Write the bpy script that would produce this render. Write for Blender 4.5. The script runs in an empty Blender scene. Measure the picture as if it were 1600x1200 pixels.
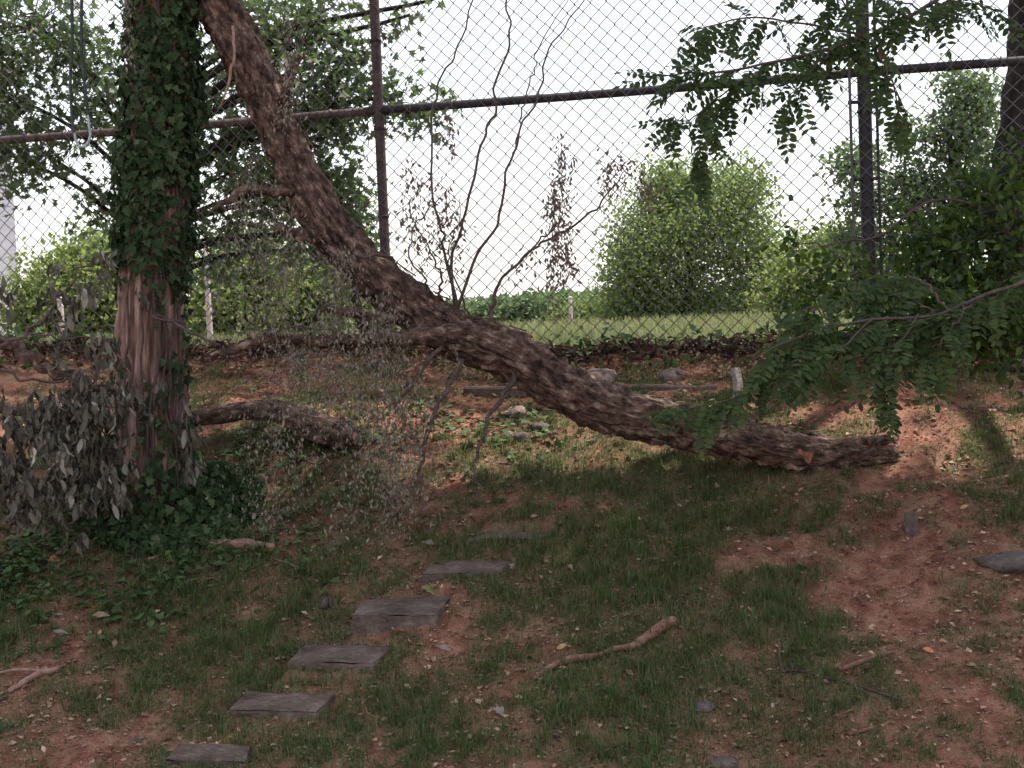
import bpy, math, random
import numpy as np
from mathutils import Vector, Matrix

random.seed(7)
RNG = np.random.default_rng(7)
S = bpy.context.scene
COL = S.collection

# ------------------------------------------------------------------ camera
FPX = 2200.0                      # focal length in photo pixels (1600 px wide)
EYE = np.array([0.0, 0.0, 1.65])
PITCH = math.atan(100 / FPX)      # looking slightly down
ROLL = math.radians(2.3)
_F = np.array([0, math.cos(PITCH), -math.sin(PITCH)])
_U0 = np.array([0, math.sin(PITCH), math.cos(PITCH)])
_R0 = np.array([1.0, 0, 0])
CR = math.cos(ROLL) * _R0 - math.sin(ROLL) * _U0
CU = math.cos(ROLL) * _U0 + math.sin(ROLL) * _R0
cam = bpy.data.cameras.new('camera')
cam.sensor_width = 36.0
cam.lens = 36.0 * FPX / 1600
cam.clip_start = 0.05
cam.clip_end = 2000
camo = bpy.data.objects.new('camera', cam)
camo.matrix_world = Matrix(((CR[0], CU[0], -_F[0], EYE[0]), (CR[1], CU[1], -_F[1], EYE[1]),
                            (CR[2], CU[2], -_F[2], EYE[2]), (0, 0, 0, 1)))
COL.objects.link(camo)
S.camera = camo

# ------------------------------------------------------------------ sky and sun
SUN_DIR = Vector((0.30, 0.10, 0.88)).normalized()      # towards the sun
SUN_EL = math.asin(SUN_DIR.z)
SUN_AZ = math.atan2(SUN_DIR.x, SUN_DIR.y)
world = bpy.data.worlds.new('World')
S.world = world
world.use_nodes = True
wn = world.node_tree.nodes
sky = wn.new('ShaderNodeTexSky')
sky.sky_type = 'NISHITA'
sky.sun_disc = False
sky.sun_elevation = SUN_EL
sky.sun_rotation = SUN_AZ
sky.air_density = 1.3
sky.dust_density = 2.0
sky.ozone_density = 2.0
hz = wn.new('ShaderNodeMix'); hz.data_type = 'RGBA'        # thin even white overcast over the blue
hz.inputs[0].default_value = 0.62
hz.inputs[7].default_value = (6.05, 5.85, 5.85, 1)
world.node_tree.links.new(sky.outputs[0], hz.inputs[6])
world.node_tree.links.new(hz.outputs[2], wn['Background'].inputs[0])
wn['Background'].inputs[1].default_value = 0.15
sun = bpy.data.lights.new('sun', 'SUN')
sun.energy = 5.0
sun.angle = math.radians(0.8)
sun.color = (1.0, 0.92, 0.82)
suno = bpy.data.objects.new('sun', sun)
suno.rotation_euler = SUN_DIR.to_track_quat('Z', 'Y').to_euler()
suno.location = (6, 8, 12)
COL.objects.link(suno)
S.view_settings.view_transform = 'Standard'
S.view_settings.look = 'None'
S.view_settings.exposure = 0.9
S.view_settings.gamma = 1.0

# ------------------------------------------------------------------ pixels to places
def ray(px, py):
    return _F * FPX + CR * (px - 800) + CU * (600 - py)

def at(px, py, Y):
    d = ray(px, py)
    return EYE + d * (Y / d[1])

def vnoise(p, seed=0):
    p = np.asarray(p, float)
    i = np.floor(p).astype(np.int64)
    f = p - i
    f = f * f * (3 - 2 * f)
    def h(ix, iy, iz):
        n = (ix * 374761393 + iy * 668265263 + iz * 2147483647 + seed * 974711) & 0x7fffffff
        n = ((n ^ (n >> 13)) * 1274126177) & 0x7fffffff
        n = ((n ^ (n >> 15)) * 40503) & 0x7fffffff
        return (n % 65536) / 65535.0
    r = 0
    for dx in (0, 1):
        wx = f[:, 0] if dx else 1 - f[:, 0]
        for dy in (0, 1):
            wy = f[:, 1] if dy else 1 - f[:, 1]
            for dz in (0, 1):
                wz = f[:, 2] if dz else 1 - f[:, 2]
                r = r + h(i[:, 0] + dx, i[:, 1] + dy, i[:, 2] + dz) * wx * wy * wz
    return r * 2 - 1

def fbm(p, oct=3, seed=0):
    p = np.asarray(p, float)
    r, a = 0, 1.0
    for o in range(oct):
        r = r + a * vnoise(p * (2.03 ** o) + 13.7 * o, seed + o)
        a *= 0.5
    return r

FENCE_K = -0.247
def fence_y(X):
    return 6.65 + FENCE_K * np.asarray(X, float)

_pt = np.array([-60, -6.5, -5, -3.6, -2.5, -2, -1.5, -1.0, -0.6, 0, 0.5, 2, 600])
_pz = np.array([-1.75, -1.62, -1.6, -1.42, -1.08, -.88, -.66, -.42, -.24, 0, .03, .0, .0])
def gz(X, Y, detail=True):
    X = np.atleast_1d(np.asarray(X, float)); Y = np.atleast_1d(np.asarray(Y, float))
    t = Y - fence_y(np.clip(X, -6, 6))
    z = np.interp(t, _pt, _pz) + EYE[2] - 0.18 - 0.035 * np.clip(X, -5, 5) * np.clip(1 - t / 12, 0, 1)
    if detail:
        p = np.stack([X, Y, X * 0], 1)
        near = np.clip((14 - np.abs(Y)) / 6, 0, 1)
        z = z + (0.035 * fbm(p * 1.3, 2, 3) + 0.020 * vnoise(p * 5.1, 8) + 0.010 * vnoise(p * 14, 9)
                 + 0.006 * vnoise(p * 33, 10)) * near
        z = gz_slab(X, Y, z)
        # low ridge of heaped litter along the foot of the fence
        z = z + 0.07 * np.exp(-((t + 0.05) / 0.10) ** 2) * np.clip((8 - np.abs(X)) / 4, 0, 1) * (0.6 + 0.6 * vnoise(p * 4, 21))
    return z

SLABS = []
def gz_slab(X, Y, z):
    for C, zf, Yf, slope, thk in reversed(SLABS):
        ctr = C.mean(0)
        e1 = C[1] - C[0]; w = np.linalg.norm(e1[:2]); e1 = e1[:2] / w
        e2 = np.array([-e1[1], e1[0]]); dpt = abs(((C[3] + C[2]) / 2 - (C[0] + C[1]) / 2)[:2] @ e2)
        a = np.abs((X - ctr[0]) * e1[0] + (Y - ctr[1]) * e1[1]) / (w / 2 + .012)
        b = np.abs((X - ctr[0]) * e2[0] + (Y - ctr[1]) * e2[1]) / (dpt / 2 + .012)
        m = np.maximum(a, b)
        wgt = np.clip((1.10 - m) / .1, 0, 1); wgt = wgt * wgt * (3 - 2 * wgt)
        plane = zf + slope * (Y - Yf) - .016
        z = z * (1 - wgt) + np.clip(z, plane - thk, plane) * wgt
    return z

def off_slab(X, Y, m=.006):
    ok = np.ones(len(X), bool)
    for C, *_r in SLABS:
        ins = np.ones(len(X), bool)
        for i in range(4):
            a, b = C[i], C[(i + 1) % 4]
            L_ = math.hypot(b[0] - a[0], b[1] - a[1])
            ins &= ((b[0] - a[0]) * (Y - a[1]) - (b[1] - a[1]) * (X - a[0])) / L_ > -m
        ok &= ~ins
    return ok

def g1(x, y):
    return float(gz(x, y)[0])

def ground_at(px, py, detail=True):
    d = ray(px, py); d = d / d[1]
    Y = np.arange(2.5, 60, 0.01)
    P = EYE[None, :] + d[None, :] * Y[:, None]
    dz = P[:, 2] - gz(P[:, 0], P[:, 1], detail)
    k = np.argmax(dz < 0)
    if dz[k] >= 0:
        k = len(Y) - 1
    return P[k]

def fence_at(px, py, off=0.0):
    d = ray(px, py)
    # EYE + s d : y = 6.65 + K x + off
    s = (6.65 + off) / (d[1] - FENCE_K * d[0])
    return EYE + d * s

# stepping slabs: top corners front-left, front-right, back-right, back-left and the height of the front face, in photo pixels
SLAB_PX = [([(258, 1188), (385, 1192), (392, 1165), (280, 1162)], 6), ([(355, 1110), (495, 1114), (524, 1086), (385, 1080)], 10),
           ([(450, 1034), (583, 1038), (618, 1010), (476, 1008)], 10), ([(549, 962), (680, 962), (709, 930), (568, 938)], 27),
           ([(657, 898), (780, 893), (806, 876), (683, 877)], 17), ([(733, 842), (845, 842), (872, 831), (762, 831)], 10)]
_sl = []
for corners, tpx in SLAB_PX:
    Y_ = float(ground_at((corners[0][0] + corners[1][0]) / 2, (corners[0][1] + corners[1][1]) / 2 + tpx, False)[1])
    zt_ = (at(*corners[0], Y_)[2] + at(*corners[1], Y_)[2]) / 2
    C_ = []
    for c in corners:
        d = ray(*c); d = d / d[1]
        C_.append(EYE + d * ((zt_ - EYE[2] - .22 * Y_) / (d[2] - .22)))
    _sl.append((np.array(C_), zt_, Y_, .22, max(.002, tpx / FPX * Y_ - .016)))
SLABS.extend(_sl)

# ------------------------------------------------------------------ mesh helpers
def tag(o, label=None, cat=None, group=None, kind=None):
    if label: o['label'] = label
    if cat: o['category'] = cat
    if group: o['group'] = group
    if kind: o['kind'] = kind
    return o

def empty(name, loc, label, cat, group=None):
    o = bpy.data.objects.new(name, None)
    o.empty_display_size = 0.1
    o.location = Vector([float(v) for v in loc])
    COL.objects.link(o)
    return tag(o, label, cat, group)

def mesh_from(name, V, F, mat, smooth=True):
    """V (n,3) array, F (m,3) or (m,4) array or list of faces"""
    me = bpy.data.meshes.new(name)
    V = np.ascontiguousarray(V, dtype=np.float32)
    if isinstance(F, np.ndarray):
        k = F.shape[1]
        me.vertices.add(len(V)); me.vertices.foreach_set('co', V.ravel())
        me.loops.add(F.size); me.loops.foreach_set('vertex_index', F.astype(np.int32).ravel())
        me.polygons.add(len(F))
        me.polygons.foreach_set('loop_start', np.arange(0, F.size, k, dtype=np.int32))
        me.polygons.foreach_set('loop_total', np.full(len(F), k, dtype=np.int32))
        me.update(calc_edges=True)
    else:
        me.from_pydata(V.tolist(), [], F); me.update()
    me.polygons.foreach_set('use_smooth', np.full(len(me.polygons), smooth, dtype=bool))
    if mat: me.materials.append(mat)
    return me

def place(name, me, parent=None, loc=(0, 0, 0)):
    o = bpy.data.objects.new(name, me)
    o.location = loc
    if parent: o.parent = parent
    COL.objects.link(o)
    return o

def part(name, V, F, mat, parent=None, smooth=True):
    """mesh given in world coordinates; becomes a child of a translated Empty (or top-level, origin at its base)"""
    V = np.asarray(V, float)
    if parent is not None:
        r = parent
        off = np.zeros(3)
        while r is not None:
            off = off + np.array(r.location); r = r.parent
        return place(name, mesh_from(name, V - off, F, mat, smooth), parent)
    c = V.mean(0); c[2] = V[:, 2].min()
    return place(name, mesh_from(name, V - c, F, mat, smooth), None, Vector(c))

def smooth_path(P, n):
    """Catmull-Rom through rows of P (any width)"""
    P = np.asarray(P, float)
    if len(P) == 2:
        t = np.linspace(0, 1, n)[:, None]
        return P[0] * (1 - t) + P[1] * t
    Q = np.vstack([2 * P[0] - P[1], P, 2 * P[-1] - P[-2]])
    out = []
    m = len(P) - 1
    for u in np.linspace(0, m - 1e-6, n):
        i = int(u); t = u - i
        a, b, c, d = Q[i], Q[i + 1], Q[i + 2], Q[i + 3]
        out.append(0.5 * (2 * b + (c - a) * t + (2 * a - 5 * b + 4 * c - d) * t * t + (3 * b - a - 3 * c + d) * t ** 3))
    return np.array(out)

def tube(P, R, ns=8, disp=None, cap=True):
    """P (n,3), R (n) -> V, F(tri), tco (unwrapped texture coordinates)"""
    P = np.asarray(P, float); n = len(P)
    R = np.broadcast_to(np.asarray(R, float), (n,))
    T = np.gradient(P, axis=0); T /= np.linalg.norm(T, axis=1)[:, None] + 1e-12
    ref = np.array([0.31, 0.87, 0.12]); ref /= np.linalg.norm(ref)
    A = np.zeros_like(P)
    a = ref - T[0] * ref.dot(T[0]); a /= np.linalg.norm(a)
    for i in range(n):
        a = a - T[i] * a.dot(T[i]); a /= np.linalg.norm(a); A[i] = a
    B = np.cross(T, A)
    th = np.linspace(0, 2 * np.pi, ns, endpoint=False)
    s = np.concatenate([[0], np.cumsum(np.linalg.norm(np.diff(P, axis=0), axis=1))])
    c, sn = np.cos(th), np.sin(th)
    tco = np.stack([np.outer(R, c), np.outer(R, sn), np.repeat(s[:, None], ns, 1)], 2).reshape(-1, 3)
    rr = np.repeat(R[:, None], ns, 1)
    if disp is not None:
        rr = rr + disp(tco, np.repeat(R, ns)).reshape(n, ns)
    V = P[:, None, :] + rr[:, :, None] * (c[None, :, None] * A[:, None, :] + sn[None, :, None] * B[:, None, :])
    V = V.reshape(-1, 3)
    i, j = np.meshgrid(np.arange(n - 1), np.arange(ns), indexing='ij')
    a0 = (i * ns + j).ravel(); a1 = (i * ns + (j + 1) % ns).ravel()
    b0 = a0 + ns; b1 = a1 + ns
    F = np.concatenate([np.stack([a0, a1, b1], 1), np.stack([a0, b1, b0], 1)])
    if cap:
        V = np.vstack([V, P[0], P[-1]]); tco = np.vstack([tco, [0, 0, 0], [0, 0, s[-1]]])
        k = len(V) - 2
        jj = np.arange(ns); j2 = (jj + 1) % ns
        e = (n - 1) * ns
        F = np.vstack([F, np.stack([np.full(ns, k), j2, jj], 1), np.stack([np.full(ns, k + 1), e + jj, e + j2], 1)])
    return V, F, tco

def join(parts):
    Vs, Fs, o = [], [], 0
    for p in parts:
        Vs.append(p[0]); Fs.append(p[1] + o); o += len(p[0])
    return np.vstack(Vs), np.vstack(Fs)

def set_vec(me, name, data):
    at_ = me.attributes.new(name, 'FLOAT_VECTOR', 'POINT')
    at_.data.foreach_set('vector', np.ascontiguousarray(data, dtype=np.float32).ravel())

def bark_part(name, P, R, mat, parent, ns=40, disp=None):
    V, F, tco = tube(P, R, ns, disp)
    o = part(name, V, F, mat, parent)
    set_vec(o.data, 'tco', tco)
    return o

def px_path(pts, n, jitter=0.0):
    """pts rows (px, py, Y, radius px at that depth) -> points, radii"""
    rows = []
    for x, y, Y, r in pts:
        rows.append(list(at(x, y, Y)) + [r / FPX * Y])
    Q = smooth_path(rows, n)
    if jitter:
        Q[:, :3] += jitter * np.stack([vnoise(np.stack([np.arange(n) * .45, np.full(n, k * 7.3), np.full(n, pts[0][0] * .1)], 1), k) for k in range(3)], 1)
    return Q[:, :3], np.maximum(Q[:, 3], 0.0006)

# leaf templates: base at the origin, tip towards +x, face towards +z, all triangles
def fan(outline, ctr, fold=0.12):
    V = [ctr] + list(outline)
    V = [(x, y, z + fold * abs(y)) for x, y, z in [(p + (0,)) if len(p) == 2 else p for p in V]]
    n = len(outline)
    F = [(0, i + 1, (i + 1) % n + 1) for i in range(n)]
    return np.array(V, float), np.array(F)

IVY = fan([(0, 0), (-.12, .22), (.05, .50), (.30, .30), (.55, .36), (.62, .2), (1.0, 0), (.62, -.2), (.55, -.36), (.30, -.30), (.05, -.50), (-.12, -.22)], (.28, 0))
STAR = fan([(0, 0), (.02, .16), (.0, .52), (.28, .22), (.48, .58), (.55, .17), (1.0, 0), (.55, -.17), (.48, -.58), (.28, -.22), (.0, -.52), (.02, -.16)], (.3, 0))
OVAL = fan([(0, 0), (.2, .2), (.5, .27), (.8, .17), (1, 0), (.8, -.17), (.5, -.27), (.2, -.2)], (.5, 0), .25)
DIAM = (np.array([(0, 0, 0), (.5, .32, .1), (1, 0, 0), (.5, -.32, .1)], float), np.array([(0, 1, 2), (0, 2, 3)]))
SLIM = (np.array([(0, 0, 0), (.5, .21, .05), (1, 0, -.12), (.5, -.21, .05)], float), np.array([(0, 1, 2), (0, 2, 3)]))

def curled(seed):
    r = random.Random(seed)
    V, F = [], []
    for i in range(5):
        u = i / 4
        w = 0.19 * math.sin(math.pi * min(1, u * .92 + .06)) ** .8
        bend = -0.30 * u * u * r.uniform(.2, 1.2)
        for j in (-1, -.4, .4, 1):
            curl = r.uniform(.15, .75) * abs(j) ** 1.5 * w * 1.5
            V.append((u * .95 + r.uniform(-.03, .03), j * w * r.uniform(.75, 1.0), bend + curl + r.uniform(-.03, .03)))
    for i in range(4):
        for j in range(3):
            a = i * 4 + j
            F += [(a, a + 4, a + 5), (a, a + 5, a + 1)]
    return np.array(V), np.array(F)
CURL = [curled(s) for s in range(5)]

def frames(D, N):
    D = D / (np.linalg.norm(D, axis=1)[:, None] + 1e-9)
    N = N - D * (N * D).sum(1)[:, None]
    bad = np.linalg.norm(N, axis=1) < 1e-4
    N[bad] = np.cross(D[bad], [0.3, 0.5, 0.8])
    N = N / np.linalg.norm(N, axis=1)[:, None]
    return D, np.cross(N, D), N

def scatter(tpl, P, D, N, s):
    V, F = tpl
    D, Yv, N = frames(np.array(D, float), np.array(N, float))
    s = np.broadcast_to(np.asarray(s, float), (len(P),))
    W = P[:, None, :] + s[:, None, None] * (V[None, :, 0:1] * D[:, None] + V[None, :, 1:2] * Yv[:, None] + V[None, :, 2:3] * N[:, None])
    FF = (F[None] + (np.arange(len(P)) * len(V))[:, None, None]).reshape(-1, 3)
    return W.reshape(-1, 3), FF

def scatter_objs(name, meshes, P, D, N, s, parent):
    D, Yv, N = frames(np.array(D, float), np.array(N, float))
    s = np.broadcast_to(np.asarray(s, float), (len(P),))
    off = np.zeros(3); r = parent
    while r is not None:
        off = off + np.array(r.location); r = r.parent
    out = []
    for i in range(len(P)):
        o = bpy.data.objects.new(name, meshes[i % len(meshes)])
        o.parent = parent
        p = P[i] - off
        o.matrix_basis = Matrix(((D[i, 0] * s[i], Yv[i, 0] * s[i], N[i, 0] * s[i], p[0]),
                                 (D[i, 1] * s[i], Yv[i, 1] * s[i], N[i, 1] * s[i], p[1]),
                                 (D[i, 2] * s[i], Yv[i, 2] * s[i], N[i, 2] * s[i], p[2]), (0, 0, 0, 1)))
        COL.objects.link(o); out.append(o)
    return out

def rnd_dirs(n, zbias=0.0):
    D = RNG.normal(size=(n, 3)); D[:, 2] += zbias
    return D / np.linalg.norm(D, axis=1)[:, None]

# ------------------------------------------------------------------ materials
def new_mat(name):
    m = bpy.data.materials.new(name); m.use_nodes = True
    nt = m.node_tree; nt.nodes.clear()
    return m, nt, nt.nodes, nt.links

def ramp(nodes, stops):
    r = nodes.new('ShaderNodeValToRGB')
    e = r.color_ramp.elements
    while len(e) < len(stops): e.new(0.5)
    for k, (p, c) in enumerate(stops):
        e[k].position = p; e[k].color = (*c, 1)
    return r

def leaf_mat(name, cols, trans=0.35, rough=0.55, spec=0.3, spots=0.0):
    m, nt, N, L = new_mat(name)
    g = N.new('ShaderNodeNewGeometry'); oi = N.new('ShaderNodeObjectInfo')
    ad = N.new('ShaderNodeMath'); ad.operation = 'ADD'
    L.new(g.outputs['Random Per Island'], ad.inputs[0]); L.new(oi.outputs['Random'], ad.inputs[1])
    fr = N.new('ShaderNodeMath'); fr.operation = 'FRACT'; L.new(ad.outputs[0], fr.inputs[0])
    cols = list(cols) * (2 if len(cols) == 1 else 1)
    k = len(cols)
    r = ramp(N, [(i / max(1, k - 1), c) for i, c in enumerate(cols)])
    L.new(fr.outputs[0], r.inputs[0])
    col = r.outputs[0]
    tc = N.new('ShaderNodeTexCoord'); nz = N.new('ShaderNodeTexNoise')
    nz.inputs['Scale'].default_value = 45; nz.inputs['Detail'].default_value = 3
    L.new(tc.outputs['Object'], nz.inputs['Vector'])
    mx = N.new('ShaderNodeMix'); mx.data_type = 'RGBA'; mx.blend_type = 'MULTIPLY'
    mx.inputs[0].default_value = 1.0
    r2 = ramp(N, [(.3, (.72, .72, .70)), (.7, (1.2, 1.18, 1.1))])
    L.new(nz.outputs[0], r2.inputs[0]); L.new(col, mx.inputs[6]); L.new(r2.outputs[0], mx.inputs[7])
    col = mx.outputs[2]
    b = N.new('ShaderNodeBsdfPrincipled')
    b.inputs['Roughness'].default_value = rough
    b.inputs['Specular IOR Level'].default_value = spec
    L.new(col, b.inputs['Base Color'])
    t = N.new('ShaderNodeBsdfTranslucent')
    hs = N.new('ShaderNodeHueSaturation'); hs.inputs['Saturation'].default_value = 1.15; hs.inputs['Value'].default_value = 1.5
    L.new(col, hs.inputs['Color']); L.new(hs.outputs[0], t.inputs[0])
    ms = N.new('ShaderNodeMixShader'); ms.inputs[0].default_value = trans
    L.new(b.outputs[0], ms.inputs[1]); L.new(t.outputs[0], ms.inputs[2])
    o = N.new('ShaderNodeOutputMaterial'); L.new(ms.outputs[0], o.inputs[0])
    return m

def rock_mat(name, stops, scale=8, rough=0.9, bump=0.4, stretch=(1, 1, 1), coord='Object', fine=60, attr=None, bdist=0.01):
    m, nt, N, L = new_mat(name)
    if attr:
        a = N.new('ShaderNodeAttribute'); a.attribute_name = attr; src = a.outputs['Vector']
    else:
        a = N.new('ShaderNodeTexCoord'); src = a.outputs[coord]
    mp = N.new('ShaderNodeMapping'); mp.inputs['Scale'].default_value = stretch
    L.new(src, mp.inputs[0])
    n1 = N.new('ShaderNodeTexNoise'); n1.inputs['Scale'].default_value = scale; n1.inputs['Detail'].default_value = 8
    n1.inputs['Roughness'].default_value = .65
    L.new(mp.outputs[0], n1.inputs['Vector'])
    r = ramp(N, stops); L.new(n1.outputs[0], r.inputs[0])
    n2 = N.new('ShaderNodeTexNoise'); n2.inputs['Scale'].default_value = fine; n2.inputs['Detail'].default_value = 6
    L.new(mp.outputs[0], n2.inputs['Vector'])
    r2 = ramp(N, [(.3, (.7, .7, .7)), (.7, (1.25, 1.25, 1.25))]); L.new(n2.outputs[0], r2.inputs[0])
    mx = N.new('ShaderNodeMix'); mx.data_type = 'RGBA'; mx.blend_type = 'MULTIPLY'; mx.inputs[0].default_value = 1
    L.new(r.outputs[0], mx.inputs[6]); L.new(r2.outputs[0], mx.inputs[7])
    b = N.new('ShaderNodeBsdfPrincipled'); b.inputs['Roughness'].default_value = rough
    b.inputs['Specular IOR Level'].default_value = .2
    L.new(mx.outputs[2], b.inputs['Base Color'])
    bm = N.new('ShaderNodeBump'); bm.inputs['Strength'].default_value = bump; bm.inputs['Distance'].default_value = bdist
    ad = N.new('ShaderNodeMath'); ad.operation = 'ADD'
    L.new(n1.outputs[0], ad.inputs[0]); L.new(n2.outputs[0], ad.inputs[1])
    L.new(ad.outputs[0], bm.inputs['Height']); L.new(bm.outputs[0], b.inputs['Normal'])
    o = N.new('ShaderNodeOutputMaterial'); L.new(b.outputs[0], o.inputs[0])
    return m

M = {}
M['bark_fallen'] = rock_mat('bark_fallen', [(.37, (.022, .015, .013)), (.48, (.078, .050, .040)), (.56, (.130, .086, .068)), (.64, (.26, .185, .155))], 30, .9, 1.0, (1, 1, .6), attr='tco', fine=150)
M['bark_cedar'] = rock_mat('bark_cedar', [(.37, (.080, .046, .038)), (.5, (.225, .138, .116)), (.63, (.45, .31, .27))], 26, .95, .8, (1, 1, .10), attr='tco', fine=80)
M['bark_dark'] = rock_mat('bark_dark', [(.3, (.012, .010, .0095)), (.55, (.028, .023, .021)), (.75, (.055, .046, .041))], 14, .95, .8, (1, 1, .25), attr='tco', fine=70)
M['twig'] = rock_mat('twig', [(.3, (.045, .032, .030)), (.7, (.12, .085, .078))], 30, .85, .3, fine=150)
M['twig_pale'] = rock_mat('twig_pale', [(.3, (.16, .09, .075)), (.7, (.34, .22, .18))], 20, .85, .5, fine=120)
M['twig_red'] = rock_mat('twig_red', [(.32, (.075, .042, .034)), (.52, (.19, .10, .075)), (.7, (.32, .19, .15))], 34, .85, .5, fine=120)
M['wood_raw'] = rock_mat('wood_raw', [(.3, (.14, .055, .032)), (.7, (.33, .155, .095))], 25, .8, .6, (1, 1, .4), fine=100)
M['slab'] = rock_mat('slab', [(.30, (.040, .028, .024)), (.5, (.095, .070, .060)), (.70, (.175, .137, .12))], 7, .85, .6, (1, 1.7, 1.7), fine=60, bdist=.004)
M['timber'] = rock_mat('timber', [(.3, (.06, .04, .036)), (.7, (.17, .12, .105))], 9, .9, .6, (.4, 4, 4), fine=60)
M['stone'] = rock_mat('stone', [(.3, (.11, .08, .072)), (.7, (.25, .19, .17))], 9, .9, .7, fine=60)
M['stone_dark'] = rock_mat('stone_dark', [(.3, (.055, .044, .042)), (.7, (.14, .115, .108))], 9, .9, .7, fine=60)
M['concrete'] = rock_mat('concrete', [(.3, (.20, .18, .17)), (.7, (.34, .30, .285))], 9, .9, .4, fine=80)
M['rust'] = rock_mat('rust', [(.3, (.035, .024, .025)), (.6, (.085, .058, .058)), (.8, (.14, .105, .105))], 18, .7, .3, fine=120, bdist=.002)
M['darkmetal'] = rock_mat('darkmetal', [(.3, (.018, .018, .022)), (.7, (.04, .038, .042))], 14, .6, .2, fine=120, bdist=.002)
M['paint_white'] = rock_mat('paint_white', [(.3, (.36, .30, .29)), (.7, (.52, .46, .45))], 5, .6, .15, fine=50)
M['wall_pale'] = rock_mat('wall_pale', [(.3, (.26, .265, .31)), (.7, (.31, .315, .36))], 1.2, .8, .1, fine=20)
M['roof'] = rock_mat('roof', [(.3, (.10, .10, .11)), (.7, (.16, .16, .17))], 3, .8, .2, fine=20)
M['rope'] = rock_mat('rope', [(.3, (.025, .035, .04)), (.7, (.07, .09, .10))], 30, .8, .4, fine=150)
M['rope_pale'] = rock_mat('rope_pale', [(.3, (.22, .30, .32)), (.7, (.42, .50, .52))], 30, .8, .4, fine=150)
# galvanised wire
m, nt, N, L = new_mat('wire')
b = N.new('ShaderNodeBsdfPrincipled'); b.inputs['Metallic'].default_value = .35; b.inputs['Roughness'].default_value = .55
tc = N.new('ShaderNodeTexCoord'); nz = N.new('ShaderNodeTexNoise'); nz.inputs['Scale'].default_value = 6
L.new(tc.outputs['Object'], nz.inputs['Vector'])
r = ramp(N, [(.35, (.06, .052, .058)), (.65, (.12, .108, .12))]); L.new(nz.outputs[0], r.inputs[0]); L.new(r.outputs[0], b.inputs['Base Color'])
o = N.new('ShaderNodeOutputMaterial'); L.new(b.outputs[0], o.inputs[0]); M['wire'] = m

M['ivy'] = leaf_mat('ivy', [(.014, .030, .013), (.022, .044, .019), (.034, .064, .028), (.030, .055, .026), (.085, .115, .060), (.024, .044, .020)], .2, .65, .10)  # the one lighter tone paints lit leaves, scattered at random
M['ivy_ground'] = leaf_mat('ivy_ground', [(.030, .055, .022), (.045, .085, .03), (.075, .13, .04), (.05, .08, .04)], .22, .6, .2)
M['locust'] = leaf_mat('locust', [(.036, .060, .028), (.050, .080, .034), (.068, .105, .042), (.045, .070, .036), (.085, .11, .04)], .38, .7, .12)
M['shrub'] = leaf_mat('shrub', [(.030, .058, .018), (.05, .095, .02), (.09, .15, .028), (.045, .08, .03)], .45, .5, .3)
M['understorey'] = leaf_mat('understorey', [(.018, .036, .014), (.028, .055, .016), (.05, .09, .02), (.085, .13, .025), (.022, .042, .018)], .45, .5, .3)
M['maple'] = leaf_mat('maple', [(.052, .085, .038), (.075, .115, .048), (.10, .15, .06), (.07, .105, .055)], .4, .5, .35)
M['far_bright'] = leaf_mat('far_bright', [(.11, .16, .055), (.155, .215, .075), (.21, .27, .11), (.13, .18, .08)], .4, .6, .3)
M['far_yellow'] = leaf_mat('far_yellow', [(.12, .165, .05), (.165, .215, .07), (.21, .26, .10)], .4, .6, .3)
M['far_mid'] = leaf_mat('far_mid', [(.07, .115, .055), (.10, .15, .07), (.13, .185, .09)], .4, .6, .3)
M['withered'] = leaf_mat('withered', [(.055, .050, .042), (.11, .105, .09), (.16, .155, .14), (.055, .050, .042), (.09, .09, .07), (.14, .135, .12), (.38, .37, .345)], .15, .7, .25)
M['withered_shaded'] = leaf_mat('withered_shaded', [(.035, .032, .027), (.07, .066, .055), (.13, .125, .108), (.20, .195, .175)], .15, .8, .2)  # darker copy of the withered colours, painting shade inside the brush heap
M['dead_fine'] = leaf_mat('dead_fine', [(.12, .11, .09), (.19, .18, .15), (.27, .255, .22), (.10, .08, .068)], .2, .75, .2)
M['dead_brown'] = leaf_mat('dead_brown', [(.10, .065, .058), (.16, .10, .09), (.12, .095, .10)], .25, .75, .2)
M['litter_dark'] = leaf_mat('litter_dark', [(.045, .026, .024), (.08, .045, .040), (.13, .080, .070), (.035, .03, .022)], .1, .8, .2)
M['litter_mat'] = leaf_mat('litter_mat', [(.10, .055, .042), (.18, .10, .075), (.07, .042, .036), (.22, .14, .10), (.12, .08, .06)], .1, .85, .2)
M['litter'] = leaf_mat('litter', [(.16, .085, .062), (.26, .15, .11), (.36, .24, .18), (.11, .06, .05), (.45, .34, .27), (.20, .12, .09)], .1, .85, .2)
M['grass'] = leaf_mat('grass', [(.042, .067, .026), (.056, .090, .032), (.072, .115, .038), (.10, .13, .052), (.06, .098, .036), (.16, .155, .08)], .35, .6, .25)
M['grass_dry'] = leaf_mat('grass_dry', [(.17, .14, .075), (.12, .12, .055), (.26, .21, .13), (.09, .11, .045)], .3, .7, .2)
M['grass_field'] = leaf_mat('grass_field', [(.10, .135, .06), (.14, .17, .075), (.19, .20, .10), (.12, .15, .075)], .35, .6, .25)
M['leaf_orange'] = leaf_mat('leaf_orange', [(.55, .20, .10)], .15)
M['leaf_tan'] = leaf_mat('leaf_tan', [(.25, .165, .12)], .15)
M['leaf_green'] = leaf_mat('leaf_green', [(.15, .20, .075)], .2)
M['leaf_pale'] = leaf_mat('leaf_pale', [(.20, .19, .175)], .15)
M['leaf_yellow'] = leaf_mat('leaf_yellow', [(.40, .27, .13)], .15)

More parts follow.
